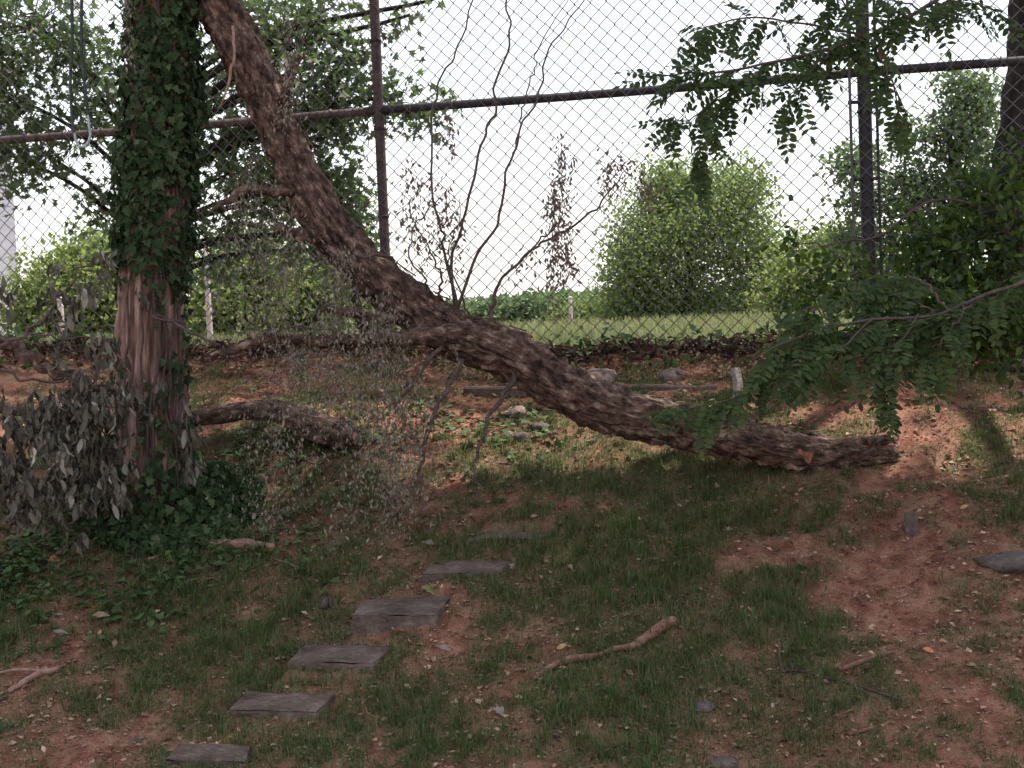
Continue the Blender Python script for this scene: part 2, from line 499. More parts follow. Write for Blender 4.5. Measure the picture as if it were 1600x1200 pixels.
# soil: red clay, humus, thatch
m, nt, N, L = new_mat('soil')
tc = N.new('ShaderNodeTexCoord')
def nodenoise(scale, detail=6, rough=.6):
    n = N.new('ShaderNodeTexNoise'); n.inputs['Scale'].default_value = scale; n.inputs['Detail'].default_value = detail
    n.inputs['Roughness'].default_value = rough
    L.new(tc.outputs['Object'], n.inputs['Vector']); return n
na, nb, nc, nd = nodenoise(2.3), nodenoise(14), nodenoise(70, 8), nodenoise(260, 4)
ra = ramp(N, [(.35, (.125, .052, .036)), (.5, (.23, .106, .073)), (.66, (.34, .18, .128))]); L.new(nb.outputs[0], ra.inputs[0])
rb = ramp(N, [(.3, (.085, .052, .040)), (.5, (.15, .115, .068)), (.7, (.20, .16, .10))]); L.new(nc.outputs[0], rb.inputs[0])
atn = N.new('ShaderNodeAttribute'); atn.attribute_name = 'thatch'
md = N.new('ShaderNodeMath'); md.operation = 'MULTIPLY_ADD'
L.new(nb.outputs[0], md.inputs[0]); md.inputs[1].default_value = 1.2; md.inputs[2].default_value = -.6
ad = N.new('ShaderNodeMath'); ad.operation = 'ADD'; ad.use_clamp = True
L.new(atn.outputs['Fac'], ad.inputs[0]); L.new(md.outputs[0], ad.inputs[1])
mx = N.new('ShaderNodeMix'); mx.data_type = 'RGBA'; L.new(ad.outputs[0], mx.inputs[0])
L.new(ra.outputs[0], mx.inputs[6]); L.new(rb.outputs[0], mx.inputs[7])
rc = ramp(N, [(.32, (.55, .52, .52)), (.5, (1, 1, 1)), (.72, (1.35, 1.3, 1.28))]); L.new(nd.outputs[0], rc.inputs[0])
mm = N.new('ShaderNodeMix'); mm.data_type = 'RGBA'; mm.blend_type = 'MULTIPLY'; mm.inputs[0].default_value = 1
L.new(mx.outputs[2], mm.inputs[6]); L.new(rc.outputs[0], mm.inputs[7])
b = N.new('ShaderNodeBsdfPrincipled'); b.inputs['Roughness'].default_value = .95; b.inputs['Specular IOR Level'].default_value = .15
L.new(mm.outputs[2], b.inputs['Base Color'])
ah = N.new('ShaderNodeMath'); ah.operation = 'ADD'; L.new(nc.outputs[0], ah.inputs[0]); L.new(nd.outputs[0], ah.inputs[1])
bm = N.new('ShaderNodeBump'); bm.inputs['Strength'].default_value = .8; bm.inputs['Distance'].default_value = .012
L.new(ah.outputs[0], bm.inputs['Height']); L.new(bm.outputs[0], b.inputs['Normal'])
o = N.new('ShaderNodeOutputMaterial'); L.new(b.outputs[0], o.inputs[0]); M['soil'] = m

# ------------------------------------------------------------------ where grass grows (in metres, from places in the photo)
_bumps = []
for px, py, r, w in [(760, 790, .45, .9), (1000, 790, .5, .9), (1120, 840, .4, .8), (900, 930, .4, .5), (640, 860, .4, .6),
                     (500, 900, .4, .5), (250, 1000, .5, .5), (400, 980, .4, .4), (700, 1120, .35, .6), (900, 1100, .3, .8),
                     (1000, 1060, .3, .6), (1290, 1100, .3, .8), (1350, 1080, .25, .6), (1250, 990, .3, .5), (580, 1060, .2, .7),
                     (150, 900, .4, .3), (1300, 770, .3, .6), (1500, 700, .3, .35), (1000, 720, .3, .3), (860, 700, .3, .25),
                     (1220, 690, .15, .6), (1450, 590, .15, .4), (1230, 640, .2, .5),
                     (1450, 860, .5, -.7), (1300, 850, .4, -.6), (1550, 950, .4, -.5), (1150, 1090, .18, -.9), (1280, 1170, .18, -.8),
                     (170, 1150, .2, -.7), (1500, 640, .4, -.5), (1350, 640, .4, -.45), (700, 1000, .1, -.5), (560, 1180, .15, -.6),
                     (400, 590, .4, -.6), (680, 680, .5, -.35), (900, 670, .3, -.4), (990, 980, .15, -.5), (470, 1000, .15, -.5),
                     (640, 1040, .1, -.6), (1500, 1150, .3, -.5), (860, 1000, .12, -.5), (30, 1080, .2, -.4)]:
    p = ground_at(px, py); _bumps.append((p[0], p[1], r, w))
def grassiness(X, Y):
    p = np.stack([X, Y, X * 0], 1)
    v = 0.40 + 0.40 * fbm(p * 2.6, 3, 40) + 0.42 * vnoise(p * 9, 44) + 0.40 * vnoise(p * 23, 45)
    for bx, by, r, w in _bumps:
        v = v + w * .42 * np.exp(-((X - bx) ** 2 + (Y - by) ** 2) / r ** 2)
    beyond = Y - fence_y(np.clip(X, -6, 6))
    return np.where(beyond > .15, 1.0, v)

# ------------------------------------------------------------------ ground: one sheet out to the horizon
def axis(a, b, step, lo, hi):
    core = np.arange(a, b, step)
    left, right, s, x = [], [], step, a
    while x > lo:
        s *= 1.22; x -= s; left.append(x)
    s, x = step, core[-1]
    while x < hi:
        s *= 1.22; x += s; right.append(x)
    return np.concatenate([left[::-1], core, right])
gx = axis(-3.3, 3.0, .026, -700, 700); gy = axis(3.3, 7.6, .026, -300, 900)
GX, GY = np.meshgrid(gx, gy)
gxf, gyf = GX.ravel(), GY.ravel()
V = np.stack([gxf, gyf, gz(gxf, gyf)], 1)
nx, ny = len(gx), len(gy)
ii, jj = np.meshgrid(np.arange(ny - 1), np.arange(nx - 1), indexing='ij')
a0 = (ii * nx + jj).ravel()
F = np.stack([a0, a0 + 1, a0 + nx + 1, a0 + nx], 1)
me = mesh_from('ground', V, F, M['soil'])
atr = me.attributes.new('thatch', 'FLOAT', 'POINT')
atr.data.foreach_set('value', np.clip(grassiness(gxf, gyf) * 1.1 - .05, 0, 1).astype(np.float32))
tag(place('ground', me), kind='structure')

# ------------------------------------------------------------------ grass (nobody could count it)
def blades(P, L, W, lean):
    n = len(P)
    az = RNG.uniform(0, 2 * np.pi, n)
    d = np.stack([np.cos(az), np.sin(az), np.zeros(n)], 1)
    side = np.stack([-np.sin(az), np.cos(az), np.zeros(n)], 1) * W[:, None]
    up = np.array([0, 0, 1.0])
    m = P + d * (lean * L * .28)[:, None] + up * (L * .6)[:, None]
    t = P + d * (lean * L * .9)[:, None] + up * (L * np.sqrt(np.clip(1 - .55 * lean ** 2, .1, 1)))[:, None]
    V = np.stack([P - side, P + side, m - side * .75, m + side * .75, t], 1).reshape(-1, 3)
    f = np.array([[0, 1, 3], [0, 3, 2], [2, 3, 4]])
    F = (f[None] + (np.arange(n) * 5)[:, None, None]).reshape(-1, 3)
    return V, F

def sample_ground(n, y0, y1, margin=.25):
    Y = np.sqrt(RNG.uniform(y0 ** 2, y1 ** 2, n))
    X = RNG.uniform(-1, 1, n) * (800 / FPX * Y + margin)
    return X, Y

def blade_set(ntuft, per, y0, y1, thr, lo, hi, w, spread, seed):
    X, Y = sample_ground(ntuft, y0, y1)
    gness = grassiness(X, Y)
    keep = RNG.uniform(0, 1, ntuft) < np.clip((gness - thr) * 1.6, 0.0, 1)
    X, Y, gness = X[keep], Y[keep], gness[keep]
    hgt = np.clip(.45 + .6 * gness, .4, 1.1) * (0.65 + .5 * (vnoise(np.stack([X * 3, Y * 3, X * 0], 1), seed) + 1) / 2)
    X = np.repeat(X, per) + RNG.normal(0, spread, len(X) * per); Y = np.repeat(Y, per) + RNG.normal(0, spread, len(Y) * per)
    L = np.repeat(hgt, per) * RNG.uniform(lo, hi, len(X))
    P = np.stack([X, Y, gz(X, Y) - .004], 1)
    t = Y - fence_y(X)
    ok = (np.abs(t) > .12) & off_slab(X, Y)
    P, L = P[ok], L[ok]
    return blades(P, L, w * RNG.uniform(.7, 1.3, len(P)), RNG.uniform(.25, 1.25, len(P)))
V, F = join([blade_set(30000, 7, 3.5, 6.9, .10, .014, .048, .0014, .016, 5), blade_set(3200, 8, 3.5, 6.4, .30, .04, .085, .0015, .010, 6), blade_set(2200, 9, 3.5, 5.2, .25, .04, .095, .0016, .014, 16)])
tag(part('grass', V, F, M['grass'], None), 'thin short green lawn grass growing over the red clay bank', 'grass', kind='stuff')
V, F = blade_set(16000, 4, 3.5, 6.9, -.25, .012, .05, .0011, .03, 7)
tag(part('dry_grass', V, F, M['grass_dry'], None), 'sparse straw-coloured dry grass scattered over the bank', 'dry grass', kind='stuff')
# field beyond the fence
def field(n, y0, y1, lo, hi, w):
    X, Y = sample_ground(n, y0, y1, 1.0)
    ok = Y - fence_y(X) > .25
    X, Y = X[ok], Y[ok]
    P = np.stack([X, Y, gz(X, Y) - .01], 1)
    return blades(P, RNG.uniform(lo, hi, len(P)), w * RNG.uniform(.7, 1.3, len(P)), RNG.uniform(.1, .8, len(P)))
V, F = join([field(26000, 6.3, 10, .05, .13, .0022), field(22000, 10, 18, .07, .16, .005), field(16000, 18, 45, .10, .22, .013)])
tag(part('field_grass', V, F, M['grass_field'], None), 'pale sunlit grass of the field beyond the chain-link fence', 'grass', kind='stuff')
# chips, bits of leaf and straw on the soil
X, Y = sample_ground(60000, 3.5, 6.9)
ok = off_slab(X, Y); X, Y = X[ok], Y[ok]; n = len(X)
P = np.stack([X, Y, gz(X, Y) + .003], 1)
Nn = np.stack([RNG.normal(0, .35, n), RNG.normal(0, .35, n), np.ones(n)], 1)
V, F = scatter(DIAM, P, rnd_dirs(n) * [1, 1, .25], Nn, RNG.uniform(.004, .013, n) * RNG.choice([1, 1, 1, 1, 1.9, 2.6], n))
tag(part('leaf_litter', V, F, M['litter'], None), 'brown and tan leaf crumbs and wood chips littering the bank', 'leaf litter', kind='stuff')

n = 2400
X, Y = sample_ground(n, 3.5, 6.8)
ok = (grassiness(X, Y) < RNG.uniform(.1, .9, n)) & off_slab(X, Y)
X, Y = X[ok], Y[ok]; n = len(X)
P = np.stack([X, Y, gz(X, Y) + .006], 1)
V, F = scatter(CURL[2], P, rnd_dirs(n) * [1, 1, .3], np.stack([RNG.normal(0, .5, n), RNG.normal(0, .5, n), np.ones(n)], 1), RNG.uniform(.014, .034, n))
tag(part('dead_leaf_litter', V, F, M['litter_mat'], None), 'curled brown dead leaves matted into the bare soil of the bank', 'leaf litter', kind='stuff')

# ------------------------------------------------------------------ chain-link fence
fx0, fx1 = -4.6, 4.2
fdir = np.array([1, FENCE_K, 0]); fdir /= np.linalg.norm(fdir)
fnrm = np.array([FENCE_K, -1, 0]); fnrm /= np.linalg.norm(fnrm)      # towards the camera
def fpt(x, z, off=0.0):
    return np.array([x, float(fence_y(x)), z]) + fnrm * off
fb = fpt(0, g1(0, 6.65))
fence = empty('chain_link_fence', fb, 'tall rusty chain-link fence along the top of the bank, open sky behind', 'fence')
ZTOP = EYE[2] + 1.95
posts_px = [(590, 200), (1352, 200)]
post_x = [fence_at(a, b_)[0] for a, b_ in posts_px]
sp = post_x[1] - post_x[0]
post_x = [post_x[0] - 2 * sp, post_x[0] - sp] + post_x + [post_x[1] + sp]
for k, x in enumerate(post_x):
    zb = g1(x, float(fence_y(x))) - .25
    rad = .024 if k != 3 else .030
    V, F, _ = tube(np.array([fpt(x, z, -.03) for z in np.linspace(zb, ZTOP + .05, 14)]), rad, 16)
    po = part('post', V, F, M['darkmetal'] if k == 3 else M['rust'], fence)
    V, F, _ = tube(np.array([fpt(x, z, -.03) for z in (ZTOP + .04, ZTOP + .055, ZTOP + .08, ZTOP + .09)]), [rad + .006, rad + .008, rad * .7, .004], 16)
    cp = place('post_cap', mesh_from('post_cap', V - np.array(fence.location), F, M['darkmetal']), po)
    # tie bands holding the fabric to the post
    for z in np.arange(zb + .45, ZTOP, .42):
        V, F, _ = tube(np.array([fpt(x, z - .006, -.03), fpt(x, z + .006, -.03)]), rad + .0045, 14)
        place('tie_band', mesh_from('tie_band', V - np.array(fence.location), F, M['darkmetal']), po)
# the rail follows the line it has in the photo; a second one runs above the frame
rl, rr = fence_at(0, 216, -.03), fence_at(1570, 92, -.03)
kz = (rr[2] - rl[2]) / (rr[0] - rl[0])
def rail_z(x): return rl[2] + kz * (x - rl[0])
for k in range(len(post_x) - 1):
    a, b_ = post_x[k] + .01, post_x[k + 1] - .01
    for dz, nm in ((0, 'rail'), (1.05, 'rail')):
        pts = np.array([fpt(x, rail_z(x) + dz - .006 * math.sin(math.pi * (x - a) / (b_ - a)), -.028) for x in np.linspace(a, b_, 12)])
        V, F, _ = tube(pts, .0205, 14)
        ro = part(nm, V, F, M['rust'] if k < 2 else M['darkmetal'], fence)
    # wire ties round the rail
    for x in np.arange(a + .15, b_ - .05, .2):
        V, F, _ = tube(np.array([fpt(x - .003, rail_z(x), -.028), fpt(x + .003, rail_z(x), -.028)]), .0245, 10)
        place('wire_tie', mesh_from('wire_tie', V - np.array(fence.location), F, M['wire']), ro)
    # fabric: every wire is a zigzag that hooks into the next
    dg = .0725
    a, b_ = post_x[k], post_x[k + 1]
    nW = int(round((b_ - a) * math.sqrt(1 + FENCE_K ** 2) / (dg / 2)))
    Vs = []
    for w in range(nW):
        xc = a + (b_ - a) * (w + .5) / nW
        hw = (b_ - a) / nW / 2 * 1.05
        z0 = g1(xc, float(fence_y(xc))) - .02
        z0 = math.floor(z0 / dg) * dg
        nz_ = int((ZTOP - z0) / (dg / 2))
        sag = .010 * math.sin(xc * 2.3)
        i = np.arange(nz_ + 1)
        zz = z0 + i * dg / 2
        xx = xc + np.where((i + w) % 2 == 0, -hw, hw) + .004 * np.sin(zz * 3 + xc * 2) + RNG.normal(0, .0012, len(zz))
        belly = .014 * np.sin(zz * 2.1 + xc * 1.7) * .6
        dep = np.where((i + w) % 2 == 0, .0016, -.0016)
        P = np.stack([xx, fence_y(xx), zz + sag], 1) + fnrm[None] * (belly + dep)[:, None]
        Vs.append(tube(P, .0029, 4, cap=False)[:2])
    V, F = join(Vs)
    part('chain_link_mesh', V, F, M['wire'], fence)
# tension bars and their brackets either side of the dark terminal post
xt = post_x[3]
for off_ in (-.060, .050):
    V, F, _ = tube(np.array([fpt(xt + off_, z, .004) for z in np.linspace(EYE[2] - .15, ZTOP, 10)]), .0065, 8)
    tb = part('tension_bar', V, F, M['wire'] if off_ < 0 else M['darkmetal'], fence)
    for zz in (.30, .56, .90, 1.4):
        V, F, _ = tube(np.array([fpt(xt + off_ * 1.15, EYE[2] + zz, -.005), fpt(xt, EYE[2] + zz, -.02)]), .008, 8)
        place('bracket', mesh_from('bracket', V - np.array(fence.location), F, M['darkmetal']), tb)

# heaped dead leaves along the fence foot
n = 5200
X = RNG.uniform(-2.6, 2.6, n)
t = RNG.normal(-.03, .055, n)
Y = fence_y(X) + t
P = np.stack([X, Y, gz(X, Y) + np.abs(RNG.normal(0, .022, n)) + .01], 1)
V, F = scatter(CURL[1], P, rnd_dirs(n) * [1, 1, .6], rnd_dirs(n, 1.2), RNG.uniform(.025, .06, n))
tag(part('fence_foot_litter', V, F, M['litter_dark'], None), 'ridge of dark brown dead leaves heaped along the foot of the fence', 'leaf litter', kind='stuff')

n = 2600
X = RNG.uniform(-2.6, 2.4, n); Y = fence_y(X) + RNG.normal(.03, .10, n)
ok = RNG.uniform(0, 1, n) < np.clip(.35 + 1.1 * fbm(np.stack([X * 2.2, Y * 2, X * 0], 1), 2, 95), 0, 1)
X, Y = X[ok], Y[ok]; n = len(X)
P = np.stack([X, Y, gz(X, Y) + np.abs(RNG.normal(0, .05, n)) + .01], 1)
V, F = scatter(IVY, P, rnd_dirs(n) * [1, 1, .5], rnd_dirs(n, .9) + [0, -.4, 0], RNG.uniform(.02, .045, n))
tag(part('fence_foot_weeds', V, F, M['ivy_ground'], None, False), 'green weeds and ivy leaves growing through the foot of the fence', 'weeds', kind='stuff')

# ------------------------------------------------------------------ bark reliefs
def furrow(amp, kx, kz, seed):
    def f(tco, R):
        q = tco * [kx, kx, kz]
        q = q + .35 * np.stack([vnoise(q * .9, seed + 5), vnoise(q * .9 + 9, seed + 6), 0 * q[:, 0]], 1)
        r = 1 - np.abs(vnoise(q, seed)) * 2
        r2 = 1 - np.abs(vnoise(q * 2.1 + 3, seed + 1)) * 2
        lump = vnoise(tco * [6, 6, 3.0], seed + 2)
        r3 = vnoise(tco * [kx * 3.4, kx * 3.4, kz * 4.5], seed + 4)
        plate = np.clip(-.55 * r - .35 * r2, -.55, .30)      # plates stand proud, cracks cut in
        return R * amp * (plate + .45 * lump + .16 * r3)
    return f

# ------------------------------------------------------------------ the leaning fallen tree
FT_base = ground_at(1395, 722)
fallen = empty('fallen_tree', FT_base, 'snapped tree trunk leaning from upper left down to the bank, rough brown bark', 'fallen tree')
FY = float(FT_base[1])
tr = [(255, -140, FY + .35, 40), (300, -55, FY + .33, 39), (333, 0, FY + .31, 38), (395, 112, FY + .28, 36), (440, 215, FY + .25, 35), (482, 300, FY + .22, 37),
      (540, 385, FY + .2, 39), (620, 458, FY + .17, 40), (705, 518, FY + .14, 42), (800, 556, FY + .1, 44), (880, 606, FY + .07, 45),
      (950, 640, FY + .05, 41), (1050, 662, FY + .03, 38), (1150, 686, FY + .02, 37), (1250, 706, FY, 34), (1320, 709, FY, 28), (1365, 708, FY, 22), (1392, 709, FY, 14), (1404, 711, FY, 5)]
P, R = px_path(tr, 760)
R = R * .96
bark_part('trunk', P, R, M['bark_fallen'], fallen, 130, furrow(.28, 38, 11, 3))
trunkP, trunkR = P[::2], R[::2]
# broken butt: splintered shards
for k in range(16):
    y = 682 + 44 * random.random()
    x0 = 1330 + 30 * random.random()
    x1 = 1378 + 34 * random.random()
    p0 = at(x0, y * .6 + 706 * .4, FY + random.uniform(-.05, .05)); p1 = at(x1, y + random.uniform(-5, 5), FY + random.uniform(-.06, .06))
    V, F, t_ = tube(np.linspace(p0, p1, 5), np.array([.016, .018, .013, .008, .002]) * random.uniform(.6, 1.3), 6)
    so = part('splinter', V, F, M['bark_fallen'] if k % 5 else M['wood_raw'], fallen); set_vec(so.data, 'tco', t_)
V, F, t_ = tube(np.array([at(x, y, FY - .02) for x, y in ((1290, 694), (1340, 690), (1392, 682))]), [.02, .022, .008], 8)
so = part('splinter', V, F, M['bark_fallen'], fallen); set_vec(so.data, 'tco', t_)
# pale patch of bare wood where bark has come off
ctr = at(1252, 710, FY)
Vp, rr_ = [ctr + np.array([0, -34 / FPX * FY * 1.12, 0])], 34 / FPX * FY * 1.12
for k in range(18):
    a = 2 * math.pi * k / 18
    q = 1 + .35 * math.sin(3 * a + 1) + random.uniform(-.12, .12)
    ang = math.radians(15 * q * math.sin(a) + 2)
    Vp.append(ctr + np.array([.020 * q * math.cos(a) - .014 * math.sin(a), -rr_ * math.cos(ang), rr_ * math.sin(ang)]))
part('bare_wood_patch', np.array(Vp), np.array([(0, k + 1, (k + 1) % 18 + 1) for k in range(18)]), M['wood_raw'], fallen)

def branch(pts, n=None, parent=fallen, mat='twig', ns=8, jit=.012, name='branch'):
    n = n or max(8, len(pts) * 7)
    P, R = px_path(pts, n, jit)
    R = R * (.55 if mat != 'bark_fallen' else 1.05)
    V, F, tco = tube(P, R, ns)
    o = part(name, V, F, M[mat], parent)
    set_vec(o.data, 'tco', tco)
    return P
B = FY
# big side limbs and stubs
branch([(725, 522, B + .08, 17), (660, 528, B + .02, 14), (600, 530, B - .02, 11), (540, 531, B - .06, 9), (480, 532, B - .1, 8), (420, 530, B - .12, 7), (370, 545, B - .15, 6), (330, 556, B - .18, 3)], 70, mat='bark_fallen', ns=14)
branch([(640, 498, B + .1, 10), (590, 495, B + .05, 8), (540, 488, B, 7), (500, 480, B - .05, 3)], 30, mat='bark_fallen', ns=10)
branch([(470, 296, B + .2, 10), (430, 300, B + .14, 8), (385, 295, B + .08, 7), (355, 312, B + .05, 5), (330, 330, B, 2)], mat='bark_fallen', ns=12)
branch([(500, 372, B + .18, 13), (465, 366, B + .1, 9), (432, 358, B + .05, 7)], mat='bark_fallen', ns=12)
branch([(450, 168, B + .22, 9), (449, 135, B + .18, 7), (458, 108, B + .15, 6), (478, 78, B + .12, 2)], mat='bark_fallen', ns=10)
branch([(575, 520, B + .1, 8), (560, 490, B + .06, 7), (557, 455, B + .04, 6), (562, 420, B + .02, 3)], mat='bark_fallen', ns=10)
branch([(400, 535, B - .12, 5), (420, 520, B - .14, 4), (470, 510, B - .2, 3), (520, 515, B - .24, 2)])
branch([(610, 400, B + .1, 5), (560, 402, B + .02, 4), (500, 412, B - .04, 2)])
branch([(365, 45, B + .05, 4), (366, 80, B, 4), (360, 120, B - .02, 4), (346, 165, B - .03, 2)], mat='twig_pale')
# limbs that droop to the ground
branch([(722, 560, B + .04, 9), (705, 600, B - .02, 8), (680, 640, B - .06, 7), (664, 690, B - .1, 6), (655, 735, B - .13, 5), (659, 770, B - .15, 4), (660, 806, B - .18, 2)])
branch([(806, 585, B + .04, 9), (785, 620, B, 7), (762, 655, B - .04, 6), (748, 700, B - .08, 5), (738, 735, B - .1, 4), (748, 760, B - .12, 3), (752, 786, B - .14, 1.5)])
branch([(700, 535, B + .06, 8), (665, 565, B, 6), (640, 605, B - .04, 5), (614, 648, B - .08, 2)])
branch([(655, 690, B - .1, 4), (635, 682, B - .13, 4), (630, 688, B - .14, 2)])
branch([(640, 600, B - .04, 4), (610, 612, B - .06, 3), (585, 616, B - .1, 1.5)])
# long thin shoots rising in front of the fence
shoots = [
 [(712, 482, B + .14, 5), (707, 400, B + .16, 4.5), (720, 360, B + .18, 4), (735, 310, B + .2, 4), (755, 215, B + .24, 3.6), (772, 180, B + .26, 3.6), (775, 125, B + .28, 3.4), (797, 60, B + .3, 3), (791, 0, B + .33, 2.6), (785, -60, B + .36, 2)],
 [(718, 490, B + .12, 5), (695, 400, B + .12, 4), (692, 360, B + .12, 3.6), (680, 330, B + .14, 3.5), (673, 250, B + .16, 3.2), (675, 175, B + .18, 3), (690, 120, B + .2, 2.8), (712, 85, B + .2, 2.6), (740, 0, B + .22, 2.2), (750, -50, B + .24, 1.6)],
 [(716, 480, B + .1, 5), (745, 400, B + .12, 4.4), (770, 365, B + .12, 4), (785, 320, B + .13, 4), (790, 270, B + .14, 3.6), (803, 240, B + .15, 3.4), (812, 200, B + .16, 3), (830, 170, B + .17, 3), (848, 130, B + .18, 2.8), (850, 95, B + .2, 2.6), (880, 45, B + .22, 2.2), (912, 0, B + .24, 1.8), (935, -40, B + .26, 1.2)],
 [(803, 242, B + .15, 2.6), (815, 185, B + .15, 2.4), (822, 145, B + .15, 2.2), (836, 108, B + .16, 2), (840, 75, B + .16, 1.8), (888, 0, B + .16, 1.2)],
 [(768, 500, B + .1, 7), (772, 470, B + .1, 5.5), (785, 440, B + .08, 4.5), (820, 400, B + .06, 4), (850, 377, B + .04, 3.6), (895, 353, B + .02, 3.4), (930, 325, B, 3), (965, 285, B - .02, 2), (980, 262, B - .02, 1.2)],
 [(820, 400, B + .06, 3), (850, 370, B + .1, 2.5), (872, 345, B + .12, 2), (880, 300, B + .14, 1.5), (870, 240, B + .16, 1)],
 [(690, 470, B + .14, 4), (686, 430, B + .1, 3.2), (672, 390, B + .06, 2.4), (650, 350, B + .02, 2), (640, 300, B, 1.3), (632, 260, B, .8)],
 [(650, 470, B + .14, 4), (665, 440, B + .05, 3), (640, 400, B + .02, 2.4), (655, 345, B, 2), (690, 305, B - .02, 1)],
 [(735, 500, B + .12, 3), (712, 440, B + .02, 2.4), (700, 400, B, 2), (715, 350, B - .02, 1.4), (722, 300, B - .03, .9)],
]
for s_ in shoots:
    branch(s_, 60, jit=.010, ns=7)
# withered fine foliage hanging in sprays: each spray is a twig with narrow dead leaflets
def spray(x0, y0, x1, y1, Y, width, nl, mat, size=(.010, .022), nt=3, parent=fallen, name='withered_spray', hang=1.0):
    parts = []
    P0 = at(x0, y0, Y); P1 = at(x1, y1, Y - .08)
    Lp, Ld = [], []
    for k in range(nt):
        e = P1 + np.array([RNG.normal(0, width / FPX * Y * .5), RNG.normal(0, .05), 0])
        mid = (P0 + e) / 2 + np.array([RNG.normal(0, width / FPX * Y * .5), RNG.normal(0, .05), 0])
        Q = smooth_path([P0 + RNG.normal(0, .012, 3), mid, e], 14)
        parts.append(tube(Q, np.linspace(.0013, .0006, 14), 4)[:2])
        m_ = nl // nt
        u = RNG.integers(0, 14, m_)
        pts = Q[u] + RNG.normal(0, 1, (m_, 3)) * np.array([width / FPX * Y * .33, .045, .03])
        Lp.append(pts)
    P = np.vstack(Lp)
    d = np.stack([RNG.normal(0, .55, len(P)), RNG.normal(0, .55, len(P)), np.full(len(P), -hang)], 1)
    o = part(name, *join(parts), M['twig'], parent)
    V, F = scatter(SLIM, P, d, rnd_dirs(len(P)), RNG.uniform(*size, len(P)))
    off = np.array(parent.location)
    lo = place('withered_leaflets', mesh_from('withered_leaflets', V - off, F, M[mat], False), o)
    lo['kind'] = 'stuff'
for a in [(440, 320, 425, 520, 50, 420), (470, 380, 480, 580, 60, 520), (520, 400, 515, 640, 60, 620), (590, 500, 585, 840, 70, 900),
          (600, 470, 600, 760, 55, 700), (440, 560, 405, 845, 70, 620), (475, 560, 440, 800, 60, 480), (520, 560, 500, 850, 60, 420), (620, 540, 640, 700, 40, 240),
          (630, 640, 625, 800, 50, 320), (452, 40, 446, 190, 26, 240), (395, 250, 400, 400, 40, 260), (540, 400, 545, 520, 40, 320),
          (700, 540, 712, 610, 20, 70), (360, 360, 350, 470, 30, 120), (490, 520, 500, 600, 40, 240), (660, 600, 660, 680, 30, 80)]:
    spray(a[0], a[1], a[2], a[3], B + random.uniform(-.14, .04), a[4], int(a[5] * 1.05), 'dead_fine', (.011, .025), 4)
for a in [(875, 235, 880, 420, 24, 420), (868, 300, 862, 480, 22, 240), (965, 245, 950, 295, 26, 170), (985, 262, 1005, 320, 20, 90), (640, 260, 625, 350, 26, 110),
          (660, 280, 668, 330, 22, 70), (690, 330, 705, 420, 34, 150), (640, 350, 650, 410, 34, 110), (712, 180, 708, 235, 10, 36), (688, 205, 698, 240, 8, 22),
          (895, 360, 905, 430, 12, 60), (830, 395, 825, 440, 14, 40), (700, 300, 720, 360, 16, 60), (625, 45, 610, 60, 16, 24)]:
    spray(a[0], a[1], a[2], a[3], B + random.uniform(-.02, .14), a[4], a[5], 'dead_brown', (.014, .030), 2, hang=.8)
# frayed bark strips on the trunk
for k in range(60):
    i = random.randrange(20, 300)
    ang = random.uniform(-1.2, 2.2)
    T = trunkP[i + 3] - trunkP[i]; T = T / np.linalg.norm(T)
    side = np.cross(T, [0, 1, 0]); side /= np.linalg.norm(side)
    nrm = side * math.sin(ang) + np.array([0, -1, 0]) * math.cos(ang)
    p = trunkP[i] + nrm * trunkR[i] * 1.03
    Lb = random.uniform(.03, .09)
    q = np.array([p - T * .01, p + T * Lb * .5 + nrm * .004, p + T * Lb + nrm * random.uniform(.006, .016)])
    w_ = np.cross(nrm, T) * random.uniform(.004, .009)
    V = np.vstack([np.array([a - w_, a + w_, a + w_ * .8 + nrm * .0025, a - w_ * .8 + nrm * .0025]) for a in q])
    F = []
    for j in range(2):
        for s_ in range(4):
            a0, a1 = j * 4 + s_, j * 4 + (s_ + 1) % 4
            F += [(a0, a1, a1 + 4), (a0, a1 + 4, a0 + 4)]
    F += [(0, 2, 1), (0, 3, 2), (8, 9, 10), (8, 10, 11)]
    o = part('bark_flake', V, np.array(F), M['bark_fallen'], fallen, False)
    set_vec(o.data, 'tco', V * [1, 1, 1])

# ------------------------------------------------------------------ ivy-clad standing tree
IB = ground_at(240, 792)
IY = float(IB[1])
ivytree = empty('ivy_clad_tree', IB, 'upright reddish-barked tree trunk half covered in ivy, left of the leaning trunk', 'tree')
tr = [(246, 830, IY, 82), (243, 790, IY, 68), (240, 730, IY, 60), (237, 650, IY, 54), (236, 550, IY, 51), (238, 450, IY, 48), (242, 350, IY, 47),
      (246, 250, IY, 46), (250, 150, IY, 45), (253, 50, IY, 44), (252, -60, IY, 43), (248, -300, IY, 41), (240, -700, IY + .05, 36), (230, -1200, IY + .1, 28)]
P, R = px_path(tr, 420)
bark_part('trunk', P, R, M['bark_cedar'], ivytree, 72, furrow(.24, 40, 2.4, 23))
ivP, ivR = P, R
limb = branch([(250, -55, IY, 18), (190, -75, IY - .05, 14), (120, -70, IY - .12, 11), (40, -95, IY - .2, 8), (-60, -130, IY - .3, 4)], parent=ivytree, mat='bark_cedar', ns=14, name='limb')
branch([(290, 505, IY - .13, 3), (240, 495, IY - .17, 4), (300, 520, IY - .2, 4), (345, 540, IY - .22, 3)], parent=ivytree, mat='twig', name='twig')

